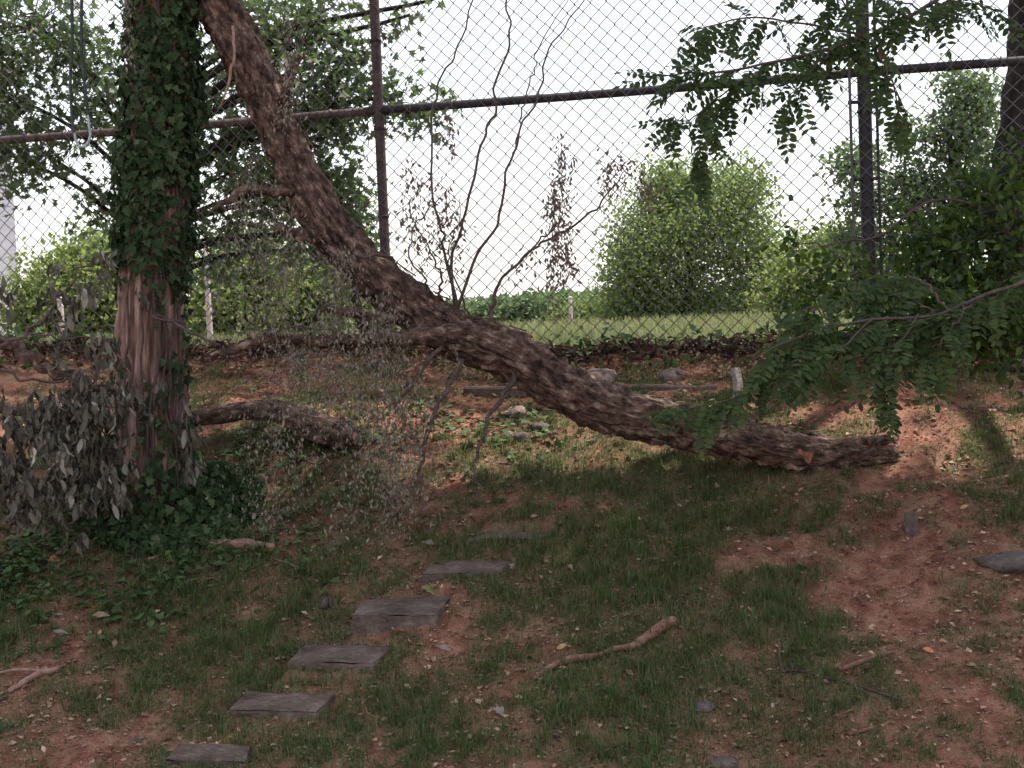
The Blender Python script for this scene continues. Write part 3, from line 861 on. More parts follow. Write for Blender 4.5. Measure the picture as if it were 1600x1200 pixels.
def shade_crown(name, ctr, rad, n, size, mat, parent, tpl=DIAM, clumps=60):  # leaf mass above the frame, unseen, there for the shade it casts
    C = RNG.normal(size=(clumps, 3)); C /= np.linalg.norm(C, axis=1)[:, None]
    C *= RNG.uniform(.35, 1, (clumps, 1)) ** .5
    P = C[RNG.integers(0, clumps, n)] + RNG.normal(0, .16, (n, 3))
    P = np.asarray(ctr) + P * np.asarray(rad)
    V, F = scatter(tpl, P, rnd_dirs(n, -.3), rnd_dirs(n, .8), RNG.uniform(size * .6, size * 1.3, n))
    o = part(name, V, F, M[mat], parent, False); o['kind'] = 'stuff'
    return o
shade_crown('crown', (IB[0] + .7, IB[1] + .2, 6.0), (1.7, 1.2, 1.1), 7000, .15, 'shrub', ivytree)  # unseen crown, set sunward of the trunk to shade the left side

# ivy on the trunk and heaped at its foot
ivy = empty('ivy_vine', IB, 'dark green ivy climbing the upright trunk and heaped round its foot', 'ivy')
def ivy_density(y):
    return float(np.interp(y, [-200, 0, 60, 110, 300, 400, 430, 480, 560, 640, 700, 740, 800], [.95, .9, .85, 1, 1, .9, .55, .3, .25, .28, .4, .8, 1]))
pts, nrms, szs = [], [], []
th0 = -math.pi / 2
k = 0
while k < 13000:
    ypx = random.uniform(-160, 800)
    ang = random.uniform(-math.pi, math.pi)
    q = np.array([[math.cos(ang) * 1.3, math.sin(ang) * 1.3, ypx * .011]])
    dens = ivy_density(ypx) - .06 + .55 * fbm(q * 1.1, 2, 77)[0]
    k += 1
    if random.random() > dens * 1.05 - .12: continue
    i = int(np.argmin(np.abs(ivP[:, 2] - at(240, ypx, IY)[2])))
    thick = float(np.interp(ypx, [-200, 60, 110, 330, 420, 480, 700, 800], [.035, .035, .055, .05, .03, .015, .02, .10]))
    out = np.array([math.cos(ang), math.sin(ang), 0])
    p = ivP[i] + out * (ivR[i] * 1.03 + thick * random.random() ** 1.2)
    if random.random() < .05: p = p + out * .05
    pts.append(p); nrms.append(out + [random.gauss(0, .45), random.gauss(0, .45), random.gauss(.35, .4)]); szs.append(random.uniform(.018, .046))
# the mound
for k in range(3200):
    a = random.uniform(-math.pi, math.pi); r_ = .35 * math.sqrt(random.random()) * (1 + .25 * math.cos(a))
    x, y = IB[0] + .02 + r_ * math.cos(a) * 1.0, IB[1] - .05 + r_ * math.sin(a) * .8
    h = max(0, .15 * (1 - r_ / .45)) * random.random() ** .6 + .012
    pts.append(np.array([x, y, g1(x, y) + h])); nrms.append(np.array([random.gauss(0, .5), -.35 + random.gauss(0, .4), .8])); szs.append(random.uniform(.02, .045))
pts, nrms, szs = np.array(pts), np.array(nrms), np.array(szs)
dirs = np.stack([RNG.normal(0, .5, len(pts)), RNG.normal(-.2, .4, len(pts)), RNG.normal(-.9, .3, len(pts))], 1)
# single out the 300 nearest the viewer, in view
score = pts[:, 1] - .6 * szs + RNG.uniform(0, .05, len(pts)) + np.where(pts[:, 2] > EYE[2] + 1.7, 5, 0)
order = np.argsort(score)
sel, rest = order[:300], order[300:]
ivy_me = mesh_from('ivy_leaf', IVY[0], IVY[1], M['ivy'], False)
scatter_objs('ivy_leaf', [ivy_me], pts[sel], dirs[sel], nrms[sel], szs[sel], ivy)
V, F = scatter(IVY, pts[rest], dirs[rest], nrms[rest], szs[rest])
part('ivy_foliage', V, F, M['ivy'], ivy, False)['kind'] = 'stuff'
for k in range(9):
    a0 = random.uniform(-2.7, -.4); z = []
    for i in range(5, 400, 12):
        a0 += random.gauss(0, .09)
        z.append(ivP[i] + np.array([math.cos(a0), math.sin(a0), 0]) * ivR[i] * 1.07)
        if ivP[i][2] > EYE[2] + 1.8: break
    V, F, _ = tube(smooth_path(z, len(z) * 4), random.uniform(.003, .007), 6)
    part('vine_stem', V, F, M['twig'], ivy)
# ivy and weeds spreading over the ground on the left
n = 8400
c0, c1, c2 = ground_at(130, 870), ground_at(60, 930), ground_at(500, 690)
X = np.concatenate([RNG.normal(c0[0], .45, 3400), RNG.normal(c1[0], .35, 1800), RNG.normal(c2[0], .65, 3200)])
Y = np.concatenate([RNG.normal(c0[1], .22, 3400), RNG.normal(c1[1], .20, 1800), RNG.normal(c2[1], .25, 3200)])
ok = RNG.uniform(0, 1, n) < np.clip(.55 + .8 * fbm(np.stack([X * 3, Y * 3, X * 0], 1), 2, 91), 0, 1)
X, Y = X[ok], Y[ok]; n = len(X)
P = np.stack([X, Y, gz(X, Y) + RNG.uniform(.006, .035, n)], 1)
V, F = scatter(IVY, P, rnd_dirs(n) * [1, 1, .3], np.stack([RNG.normal(0, .4, n), RNG.normal(-.2, .4, n), np.ones(n)], 1), RNG.uniform(.015, .038, n))
tag(part('ground_ivy', V, F, M['ivy_ground'], None, False), 'small ivy and weed leaves creeping over the ground on the left', 'ground ivy', kind='stuff')

# ------------------------------------------------------------------ withered brush piled on the left
def brush(label, stems, blobs, nobj, nstuff, seed):
    g = ground_at(*label[1])
    e = empty('fallen_branch', g, label[0], 'fallen branch', 'withered branches piled on the left')
    for s_ in stems: branch(s_, parent=e, mat='bark_fallen' if s_[0][3] > 7 else 'twig', ns=10, jit=.02)
    P, w = [], []
    tot = sum(b_[5] for b_ in blobs)
    for (cx, cy, rx, ry, Y, wt) in blobs:
        m_ = int((nobj + nstuff) * wt / tot)
        nb_ = max(2, m_ // 9)
        q = RNG.normal(0, .5, (nb_, 3))
        for a in q[RNG.integers(0, nb_, m_)]:
            P.append(at(cx + a[0] * rx + random.gauss(0, 7), cy + a[1] * ry + random.gauss(0, 9), Y + a[2] * .22 + random.gauss(0, .02)))
    P = np.array(P)
    P[:, 2] = np.maximum(P[:, 2], gz(P[:, 0], P[:, 1]) + .03)
    d = np.stack([RNG.normal(0, .35, len(P)), RNG.normal(0, .35, len(P)), -np.ones(len(P))], 1)
    nn = rnd_dirs(len(P)) + [0, -.5, 0]
    s_ = RNG.uniform(.032, .075, len(P))
    order = np.argsort(P[:, 1] + RNG.uniform(0, .12, len(P)))
    sel, rest = order[:nobj], order[nobj:]
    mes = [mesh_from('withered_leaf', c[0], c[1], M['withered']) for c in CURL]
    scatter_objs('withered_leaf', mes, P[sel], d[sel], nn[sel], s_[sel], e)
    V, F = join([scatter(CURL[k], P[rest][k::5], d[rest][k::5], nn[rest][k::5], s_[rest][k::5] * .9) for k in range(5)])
    part('withered_foliage', V, F, M['withered_shaded'], e)['kind'] = 'stuff'
brush(('bare fallen limb with a few hanging grey withered leaves, highest in the left pile', (60, 790)),
      [[(-40, 520, 5.5, 10), (20, 540, 5.5, 10), (75, 575, 5.48, 9), (130, 597, 5.46, 7), (190, 612, 5.44, 3)],
       [(-30, 560, 5.4, 4), (30, 590, 5.4, 4), (110, 596, 5.42, 3.5), (170, 588, 5.44, 2)],
       [(-20, 550, 5.3, 6), (30, 525, 5.32, 5), (80, 480, 5.36, 4), (110, 440, 5.4, 3), (150, 400, 5.45, 1.5)],
       [(30, 528, 5.3, 2.5), (100, 525, 5.3, 2.5), (168, 526, 5.3, 1.5)],
       [(60, 500, 5.34, 2), (110, 512, 5.34, 2), (180, 508, 5.35, 1)]],
      [(130, 470, 70, 60, 5.4, 3), (100, 430, 50, 40, 5.5, 1), (150, 560, 60, 40, 5.35, 2.2), (20, 500, 25, 60, 5.35, .6), (165, 420, 25, 50, 5.5, 1)], 110, 80, 1)
brush(('low heap of brush with drooping grey-green withered leaves against the ivy-clad trunk', (80, 830)),
      [[(-40, 620, 5.35, 8), (30, 645, 5.35, 8), (100, 660, 5.36, 7), (160, 680, 5.4, 4)],
       [(-30, 690, 5.2, 4), (20, 720, 5.2, 4), (60, 760, 5.2, 3), (100, 800, 5.2, 2)],
       [(160, 640, 5.3, 4), (120, 700, 5.28, 3), (90, 760, 5.25, 2)]],
      [(60, 660, 110, 50, 5.3, 2.5), (120, 640, 90, 60, 5.3, 2.5), (90, 730, 110, 80, 5.3, 4), (30, 770, 80, 60, 5.2, 3), (150, 720, 50, 80, 5.35, 2), (160, 610, 50, 40, 5.35, 1.4)], 290, 1700, 2)
brush(('small spray of withered leaves hanging at the right foot of the ivy-clad trunk', (305, 760)),
      [[(285, 620, IY - .14, 3), (292, 680, IY - .16, 3), (302, 740, IY - .18, 2)]],
      [(296, 700, 18, 40, IY - .17, 2), (308, 730, 14, 30, IY - .18, 1), (290, 640, 12, 30, IY - .17, .6)], 26, 6, 3)

# ------------------------------------------------------------------ broken log on the bank
LG = ground_at(555, 702)
log = empty('broken_log', LG, 'short broken log with torn orange end lying behind the hanging twigs', 'log')
ly = float(LG[1])
P, R = px_path([(285, 656, ly + .12, 12), (340, 648, ly + .12, 15), (400, 641, ly + .1, 17), (440, 645, ly + .08, 20), (480, 662, ly + .04, 24), (520, 676, ly + .02, 23), (552, 686, ly, 20)], 90)
bark_part('trunk', P, R, M['bark_fallen'], log, 40, furrow(.2, 26, 6, 33))
for k in range(9):
    a = random.uniform(0, 6.28); r_ = .03 * random.random()
    p0 = P[-2] + np.array([-.02, math.cos(a) * r_ * 1.2 - .015, math.sin(a) * r_ * 1.1]); p1 = p0 + np.array([random.uniform(.03, .055), random.uniform(-.02, .01), random.uniform(-.012, .012)])
    V, F, t_ = tube(np.linspace(p0, p1, 4), [.013, .014, .009, .002], 6)
    so = part('splinter', V, F, M['wood_raw'], log); set_vec(so.data, 'tco', t_)
for q in ([(450, 652, ly - .02, 3), (440, 670, ly - .05, 3), (425, 672, ly - .06, 2)], [(470, 645, ly - .02, 2), (520, 660, ly - .06, 2), (548, 668, ly - .08, 1)],
          [(468, 690, ly - .05, 3), (465, 715, ly - .06, 2), (462, 740, ly - .08, 1)]):
    branch(q, parent=log, mat='twig_pale', name='twig')

# ------------------------------------------------------------------ stepping slabs
def slab(k, label):
    C = SLABS[k][0]; ctr = C.mean(0)
    th = SLAB_PX[k][1] / FPX * ctr[1] + .035
    n = 22
    V, F = [], []
    u = np.linspace(0, 1, n)
    top = lambda a, b_: (C[0] * (1 - a) + C[1] * a) * (1 - b_) + (C[3] * (1 - a) + C[2] * a) * b_
    for lay, (inset, dz) in enumerate([(.0, -th), (0, -th * .5), (0, -.007), (.012, 0)]):
        ring = [(x, 0) for x in u] + [(1, x) for x in u[1:]] + [(x, 1) for x in u[::-1][1:]] + [(0, x) for x in u[::-1][1:-1]]
        for (a, b_) in ring:
            p = top(a, b_)
            p = ctr + (p - ctr) * (1 - inset * 2)
            V.append(p + [0, 0, dz])
    m_ = len(V) // 4
    V = np.array(V)
    V[:, :2] += .006 * np.stack([vnoise(V * [18, 18, 40], 61), vnoise(V * [18, 18, 40] + 5, 62)], 1)
    V[2 * m_:, 2] += .004 * vnoise(V[2 * m_:] * 14, 63)
    for l in range(3):
        for j in range(m_):
            a0, a1 = l * m_ + j, l * m_ + (j + 1) % m_
            F += [(a0, a1, a1 + m_), (a0, a1 + m_, a0 + m_)]
    # grid top
    base = len(V); G = []
    gn = 16
    for i in range(gn):
        for j in range(gn):
            p = top(i / (gn - 1), j / (gn - 1)); p = ctr + (p - ctr) * .984
            G.append(p + [0, 0, .0015 + .0035 * vnoise(np.array([p * 22]), 64)[0]])
    V = np.vstack([V, G])
    for i in range(gn - 1):
        for j in range(gn - 1):
            a0 = base + i * gn + j
            F += [(a0, a0 + gn, a0 + gn + 1), (a0, a0 + gn + 1, a0 + 1)]
    o = part('stepping_slab', V, np.array(F), M['slab'], None, False)
    tag(o, label, 'stepping slab', 'stepping slabs climbing the bank')
slab(0, 'grey weathered stepping slab sunk flush in soil, lowest and cut by the photo\'s bottom edge')
slab(1, 'grey-brown stepping slab, second from the bottom of the flight, red soil at its left')
slab(2, 'thin grey stepping slab, third up from the bottom, with yellow-green leaf in front')
slab(3, 'thickest stepping slab with a tall brown front face, middle of the flight')
slab(4, 'dark stepping slab half sunk in grass, second from the top of the flight')
slab(5, 'narrow slab in deep shade, uppermost of the stepping slabs')

# ------------------------------------------------------------------ timbers, stones, stakes on the bank
def bar(name, p0, p1, w, h, mat, label, cat, group=None, n=24):
    d = p1 - p0; L_ = np.linalg.norm(d); d = d / L_
    side = np.cross(d, [0, 0, 1]); side /= np.linalg.norm(side); up = np.cross(side, d)
    prof = [(-.5, 0), (.5, 0), (.5, .8), (.42, 1), (-.42, 1), (-.5, .8)]
    V, F = [], []
    for i in range(n):
        for (a, b_) in prof:
            q = p0 + d * L_ * i / (n - 1) + side * a * w + up * b_ * h
            V.append(q)
    V = np.array(V); V += .005 * np.stack([vnoise(V * 15, 71), vnoise(V * 15, 72), vnoise(V * 15, 73)], 1)
    k = len(prof)
    for i in range(n - 1):
        for j in range(k):
            a0, a1 = i * k + j, i * k + (j + 1) % k
            F += [(a0, a1, a1 + k), (a0, a1 + k, a0 + k)]
    for j in range(1, k - 1):
        F += [(0, j + 1, j), ((n - 1) * k, (n - 1) * k + j, (n - 1) * k + j + 1)]
    return tag(part(name, V, np.array(F), M[mat], None, False), label, cat, group)
a, b_ = ground_at(728, 608), ground_at(862, 608); bar('landscape_timber', a - [0, 0, .03], b_ - [0, 0, .03], .06, .042, 'timber', 'weathered edging timber showing under the leaning trunk, left of the pale rock', 'timber', 'edging timbers below the fence')
a, b_ = ground_at(965, 604), ground_at(1120, 606); bar('landscape_timber', a - [0, 0, .03], b_ - [0, 0, .03], .06, .042, 'timber', 'weathered edging timber behind the trunk beside the small concrete stake', 'timber', 'edging timbers below the fence')
p = ground_at(1152, 632); q = at(1148, 576, float(p[1]) + .01)
bar('stake', p - [0, 0, .05], q, .034, .030, 'concrete', 'short pale concrete stake standing below the fence', 'stake', n=10)
p = ground_at(1424, 832); q = at(1424, 800, float(p[1]) + .01)
bar('stake', p - [0, 0, .04], q, .040, .030, 'stone_dark', 'small grey stump stake in the shaded red soil on the right', 'stake', n=10)

def rock(px, py, w, h, mat, label, seed, group=None, cat='rock', depth=1.0):
    g = ground_at(px, py)
    s_ = w / FPX * g[1] / 2; hz = h / FPX * g[1]
    V, F, _ = [], [], 0
    nu, nv = 16, 9
    for i in range(nv):
        ph = -math.pi / 2 + math.pi * i / (nv - 1)
        for j in range(nu):
            a = 2 * math.pi * j / nu
            V.append((math.cos(ph) * math.cos(a), math.cos(ph) * math.sin(a), math.sin(ph)))
    V = np.array(V)
    V *= (1 + .22 * vnoise(V * 1.6 + seed * 3.1, seed) + .10 * vnoise(V * 4 + seed, seed + 1))[:, None]
    V = np.sign(V) * np.abs(V) ** .85
    V = V * [s_, s_ * depth, hz * .8] + g + [0, s_ * depth * .4, hz * .15]
    for i in range(nv - 1):
        for j in range(nu):
            a0, a1 = i * nu + j, i * nu + (j + 1) % nu
            F += [(a0, a1, a1 + nu), (a0, a1 + nu, a0 + nu)]
    tag(part('rock', V, np.array(F), M[mat], None, True), label, cat, group)
rock(937, 600, 62, 26, 'stone', 'pale rounded rock on the bank just behind the leaning trunk', 1)
rock(1052, 592, 40, 16, 'stone', 'small pinkish rock at the fence foot beside the edging timber', 2)
rock(808, 648, 34, 14, 'stone', 'flat grey rock under the arch of the leaning trunk, highest of its cluster', 3, 'rocks under the leaning trunk')
rock(845, 674, 30, 15, 'stone_dark', 'grey rock under the arch of the leaning trunk, rightmost of its cluster', 4, 'rocks under the leaning trunk')
rock(815, 688, 26, 14, 'stone_dark', 'dark rock under the arch of the leaning trunk, lowest of its cluster', 5, 'rocks under the leaning trunk')
rock(1580, 884, 100, 19, 'stone_dark', 'large flat grey rock in shaded red soil at the right edge', 6)
rock(1100, 1108, 34, 12, 'stone_dark', 'dark flat stone on a bare red patch near the bottom', 7)
rock(838, 952, 17, 7, 'concrete', 'small whitish stone in the grass right of the stepping slabs', 8)
rock(216, 1162, 14, 9, 'stone_dark', 'little dark stone on the bare soil at lower left', 9)
rock(1130, 1196, 50, 12, 'stone_dark', 'grey stone half buried at the bottom edge below the bare patch', 10)

# ------------------------------------------------------------------ sticks lying about
def stick(pts, mat, label, lift=.006, side=(), name='stick'):
    rows = []
    for x, y, r in pts:
        g = ground_at(x, y); rr_ = r / FPX * g[1]
        rows.append(list(g + [0, 0, lift + rr_ * .6]) + [rr_])
    Q = smooth_path(rows, len(rows) * 8)
    V, F, t_ = tube(Q[:, :3], np.maximum(Q[:, 3], .001), 9, lambda tco, R: R * .22 * vnoise(tco * [60, 60, 30], 5))
    o = part(name, V, F, M[mat], None)
    tag(o, label, 'stick')
    for sp_ in side:
        rows = []
        for x, y, r, up in sp_:
            g = ground_at(x, y); rows.append(list(g + [0, 0, lift + up]) + [r / FPX * g[1]])
        Q = smooth_path(rows, 14)
        V, F, _ = tube(Q[:, :3], np.maximum(Q[:, 3], .0008), 7)
        place('twig', mesh_from('twig', V - np.array(o.location), F, M[mat]), o)
    return o
stick([(834, 1066, 3), (860, 1050, 6), (890, 1037, 6.5), (935, 1030, 5.5), (960, 1020, 5), (990, 1016, 6), (1003, 1010, 8), (1025, 995, 10), (1052, 978, 9)], 'twig_red', 'knobbly reddish-brown stick, the longest lying in the grass right of centre')
stick([(1312, 1052, 4), (1340, 1042, 4), (1370, 1030, 4), (1398, 1022, 2)], 'twig_red', 'short straight reddish stick above the forked grey twig')
stick([(1222, 1054, 2.5), (1250, 1052, 2.5), (1285, 1062, 2.5), (1330, 1072, 2.2), (1370, 1085, 2), (1410, 1098, 1.5)], 'twig', 'thin grey forked twig lying in grass at lower right', side=[[(1222, 1054, 2.5, 0), (1219, 1038, 2, .02), (1218, 1026, 1.5, .05)], [(1330, 1072, 2, 0), (1352, 1090, 2, .01), (1372, 1100, 1.5, .01)]])
stick([(1326, 1152, 2.5), (1355, 1145, 3), (1388, 1134, 2)], 'twig_red', 'short brown stick near the bottom edge at lower right')
stick([(14, 1086, 4), (40, 1070, 5), (66, 1056, 6), (80, 1054, 5), (102, 1042, 2)], 'twig_pale', 'pale-ended forked stick in the grass at the left edge', side=[[(66, 1056, 3, .01), (30, 1058, 2.5, .02), (-10, 1060, 2, .01)]])
stick([(232, 878, 3), (270, 868, 4), (300, 860, 6), (340, 856, 7), (390, 858, 8), (430, 860, 5)], 'twig_pale', 'long brown stick lying just below the ivy at the trunk foot')
stick([(78, 880, 3), (98, 864, 4), (112, 852, 4), (127, 838, 2)], 'twig_pale', 'short brown stick in the ground ivy at far left')
stick([(428, 876, 1.5), (450, 884, 1.5), (478, 893, 1)], 'twig_pale', 'slender straw-coloured twig left of the stepping slabs')
stick([(1530, 585, 4), (1560, 581, 5), (1600, 582, 5)], 'bark_dark', 'dark stick lying on the sunlit bank at the right edge')
stick([(505, 955, 6), (512, 945, 7), (522, 956, 3)], 'twig', 'stubby dark curl of bark beside the thickest slab')

# single fallen leaves that can be picked out
def ground_leaf(px, py, size_px, tpl, mat, label, group=None):
    g = ground_at(px, py)
    s_ = size_px / FPX * g[1] * 1.25
    V, F = scatter(tpl, np.array([g + [0, 0, .012]]) , np.array([[random.uniform(.4, 1) * random.choice([-1, 1]), random.uniform(-.5, .5), .25]]), np.array([[random.gauss(0, .3), -.75, 1.0]]), s_)
    tag(part('fallen_leaf', V, F, M[mat], None, True), label, 'leaf', group)
for a in [(1460, 1024, 16, OVAL, 'leaf_orange', 'bright orange fallen leaf in dark grass at lower right'),
          (95, 882, 16, OVAL, 'leaf_orange', 'orange fallen leaf in the ground ivy at far left'),
          (143, 970, 26, CURL[0], 'leaf_tan', 'large tan fallen leaf standing on edge at left'),
          (52, 944, 26, CURL[2], 'leaf_green', 'pale yellow-green fallen leaf at the left edge'),
          (106, 996, 20, CURL[3], 'leaf_pale', 'whitish curled leaf below the large tan leaf'),
          (870, 1020, 15, OVAL, 'leaf_yellow', 'small yellow leaf left of the long reddish stick'),
          (676, 928, 18, IVY, 'leaf_green', 'yellow-green leaf behind the thickest stepping slab'),
          (514, 1068, 19, IVY, 'leaf_green', 'yellow-green leaf in front of the thin third slab'),
          (556, 1119, 14, CURL[1], 'leaf_tan', 'small tan curled leaf right of the second slab'),
          (540, 998, 16, SLIM, 'leaf_pale', 'thin whitish chip of leaf above the third slab'),
          (705, 1022, 20, SLIM, 'leaf_pale', 'pale sliver in the grass right of the third slab'),
          (786, 1118, 16, IVY, 'leaf_pale', 'grey-green leaf in the grass at bottom centre'),
          (590, 1178, 13, CURL[4], 'leaf_tan', 'small tan leaf on bare soil at the bottom centre'),
          (682, 856, 20, SLIM, 'leaf_pale', 'greyish twisted leaf beside the uppermost slabs'),
          (1500, 800, 12, OVAL, 'leaf_yellow', 'small yellow leaf in deep shade at the right'),
          (940, 828, 9, OVAL, 'leaf_yellow', 'tiny yellow leaf in the dark grass below the leaning trunk'),
          (850, 1068, 9, SLIM, 'leaf_pale', 'tiny pale chip by the lower end of the long reddish stick')]:
    ground_leaf(*a)

# ------------------------------------------------------------------ locust branches coming in from the right
def compound(seed, pairs=7):
    r = random.Random(seed)
    parts = []
    Vl, Fl = fan([(0, 0), (.15, .18), (.5, .27), (.85, .17), (1, 0), (.85, -.17), (.5, -.27), (.15, -.18)], (.5, 0), .18)
    P, D, N_, s_ = [], [], [], []
    for i in range(pairs):
        u = .16 + .80 * i / pairs
        for sd in (-1, 1):
            if r.random() < .05: continue
            P.append((u, sd * .004, -.10 * u * u)); a = math.radians(r.uniform(55, 80))
            D.append((math.cos(a), sd * math.sin(a), r.uniform(-.45, .1))); N_.append((r.gauss(0, .25), r.gauss(0, .25), 1))
            s_.append(.215 * (1 - .35 * abs(u - .5)) * r.uniform(.85, 1.1))
    P.append((.97, 0, -.1)); D.append((1, 0, -.3)); N_.append((0, 0, 1)); s_.append(.17)
    W = scatter((Vl, Fl), np.array(P), np.array(D), np.array(N_), np.array(s_))
    rc = tube(smooth_path([(0, 0, 0), (.5, 0, -.025), (.98, 0, -.1)], 6), [.009, .008, .007, .006, .005, .003], 3)[:2]
    return join([W, rc])
COMP = [compound(s, p) for s, p in ((1, 6), (2, 7), (3, 8), (4, 7))]

def locust(label, base, twigs, nleaf, mat, size=(.13, .20), cat='branch', droop=.55):
    e = empty('locust_branch', base, label, cat)
    mes = [mesh_from('leaf', c[0], c[1], M[mat], False) for c in COMP]
    P, D, N_ = [], [], []
    Ls = []
    for tw in twigs:
        Q = branch(tw, 30, parent=e, mat='twig', ns=7, jit=.01, name='twig')
        Ls.append((Q, np.sum(np.linalg.norm(np.diff(Q, axis=0), axis=1))))
    tot = sum(l for _, l in Ls)
    for Q, l in Ls:
        m_ = max(2, int(nleaf * l / tot))
        for k in range(m_):
            i = int((k + random.random()) / m_ * 28) ; i = min(28, i)
            T = Q[i + 1] - Q[i]; T /= np.linalg.norm(T)
            sd = 1 if k % 2 else -1
            side = np.cross(T, [0, 0, 1]) * sd
            d = T * random.uniform(.2, 1.0) + side * random.uniform(.2, .8) + np.array([random.gauss(0, .5), random.gauss(0, .3), -droop + random.gauss(0, .5)])
            P.append(Q[i]); D.append(d); N_.append(np.array([random.gauss(0, .5), -.5 + random.gauss(0, .5), .9]))
    scatter_objs('leaf', mes, np.array(P), np.array(D), np.array(N_), RNG.uniform(*size, len(P)), e)
    return e
LY = 4.9
locust('dark leafy locust branch reaching in across the fence at upper right', at(1500, -60, LY),
       [[(1560, -80, LY + .1, 7), (1450, 10, LY, 6), (1350, 60, LY, 5), (1200, 100, LY - .05, 4), (1090, 112, LY - .1, 3), (1030, 118, LY - .1, 1.5)],
        [(1350, 58, LY, 4), (1250, 35, LY + .05, 3), (1150, 30, LY + .05, 2.4), (1060, 62, LY, 1.2)],
        [(1210, 98, LY, 3), (1140, 140, LY - .1, 2.4), (1080, 185, LY - .15, 2), (1035, 180, LY - .15, 1)],
        [(1370, 55, LY, 4), (1385, 110, LY - .05, 3), (1400, 160, LY - .08, 2), (1410, 200, LY - .1, 1)],
        [(1450, 8, LY, 3), (1500, 0, LY - .1, 2), (1560, 15, LY - .15, 1)],
        [(1150, 130, LY - .05, 2.5), (1110, 190, LY - .02, 2), (1092, 240, LY, 1.5), (1100, 275, LY, 1)],
        [(1300, 75, LY, 3), (1260, 120, LY - .08, 2), (1230, 170, LY - .12, 1)],
        [(1330, 30, LY, 3), (1300, -20, LY, 2), (1200, -30, LY, 1)],
        [(1440, 15, LY, 3), (1380, -10, LY, 2), (1330, -5, LY, 1)]], 195, 'locust', (.13, .185))
LZ = 4.6
locust('low drooping locust branch hanging over the butt of the fallen trunk', at(1640, 420, LZ),
       [[(1680, 400, LZ + .1, 7), (1560, 455, LZ, 6), (1460, 490, LZ, 5), (1360, 500, LZ, 4), (1260, 520, LZ - .05, 3), (1180, 560, LZ - .1, 2)],
        [(1260, 520, LZ - .05, 2.5), (1180, 600, LZ - .05, 2), (1110, 630, LZ - .05, 1.6), (1050, 640, LZ - .05, 1)],
        [(1440, 492, LZ, 4), (1400, 540, LZ - .1, 3), (1380, 590, LZ - .12, 2), (1400, 620, LZ - .12, 1)],
        [(1360, 500, LZ, 3), (1310, 550, LZ - .1, 2), (1260, 590, LZ - .1, 1)],
        [(1460, 490, LZ, 3), (1400, 460, LZ + .1, 2), (1330, 455, LZ + .1, 1)],
        [(1520, 470, LZ, 4), (1480, 520, LZ - .1, 3), (1450, 560, LZ - .1, 1)],
        [(1480, 485, LZ, 4), (1440, 440, LZ + .1, 3), (1390, 430, LZ + .15, 1)],
        [(1300, 512, LZ, 3), (1270, 480, LZ + .1, 2), (1230, 500, LZ + .1, 1)]], 190, 'locust', (.13, .185), droop=.6)

# ------------------------------------------------------------------ broad-leaved things: shared builder
def leafy(e, blobs, trunk, nleaf, size, tpl, mat, nobj=0, objname='leaf', limbs=True, bark='bark_dark', spread=.10, twig_r=.003, zb=-.5, per=14):
    """blobs: (px, py, rx, ry, Y, weight) ellipses; leaves sit in tufts at twig ends"""
    tot = sum(b_[5] for b_ in blobs)
    P, TW = [], []
    for (cx, cy, rx, ry, Y, wt) in blobs:
        m_ = max(4, int(nleaf * wt / tot)); nt_ = max(2, m_ // per)
        c = at(cx, cy, Y); sx, sz = rx / FPX * Y, ry / FPX * Y
        q = RNG.normal(size=(nt_, 3)); q /= np.linalg.norm(q, axis=1)[:, None]; q *= RNG.uniform(.15, 1, (nt_, 1)) ** .45
        T = c + q * [sx, (sx + sz) / 2, sz]
        sp_ = spread
        P.append(T[RNG.integers(0, nt_, m_)] + RNG.normal(0, sp_, (m_, 3)))
        for t_ in T[:max(2, nt_ // 2)]:
            s0 = c + (t_ - c) * .1 + RNG.normal(0, sx * .08, 3)
            TW.append(tube(smooth_path([s0, (s0 + t_) / 2 + RNG.normal(0, sx * .1, 3), t_], 6), np.linspace(twig_r * 1.6, twig_r * .6, 6), 4)[:2])
        if trunk is not None and limbs:
            i = int(np.argmin(np.linalg.norm(trunk[0] - (c - [0, 0, .8 * abs(c[2] - trunk[0][0][2]) * .4]), axis=1)))
            s0 = trunk[0][i]
            L_ = np.linalg.norm(c - s0)
            Q = smooth_path([s0, (s0 + c) / 2 + [0, 0, .08 * L_], c, c + (c - s0) * .04], 14)
            V, F, t2 = tube(Q, np.linspace(min(trunk[1][i] * .6, .012 * L_ + twig_r * 2), twig_r, 14), 7)
            o = part('limb', V, F, M[bark], e); set_vec(o.data, 'tco', t2)
    if TW:
        V, F = join(TW); part('twigs', V, F, M['twig'], e)['kind'] = 'stuff'
    P = np.vstack(P); n = len(P)
    d = rnd_dirs(n, zb); nn = rnd_dirs(n, .7) + [0, -.25, 0]; s_ = RNG.uniform(size * .65, size * 1.3, n)
    if nobj:
        v = P - EYE; u = v @ CR / (v @ _F) * FPX + 800; w = 600 - v @ CU / (v @ _F) * FPX
        vis = (u > -10) & (u < 1610) & (w > -10) & (w < 1200)
        order = np.argsort(np.where(vis, 0, 50) + P[:, 1] - 3 * s_ + RNG.uniform(0, .1, n))
        sel, rest = order[:nobj], order[nobj:]
        me_ = mesh_from(objname, tpl[0], tpl[1], M[mat], False)
        scatter_objs(objname, [me_], P[sel], d[sel], nn[sel], s_[sel], e)
    else:
        rest = np.arange(n)
    V, F = scatter(tpl, P[rest], d[rest], nn[rest], s_[rest])
    part('crown', V, F, M[mat], e, False)['kind'] = 'stuff'

def gpoint(px, Y):
    x = at(px, 520, Y)[0]
    return np.array([x, Y, g1(x, Y)])

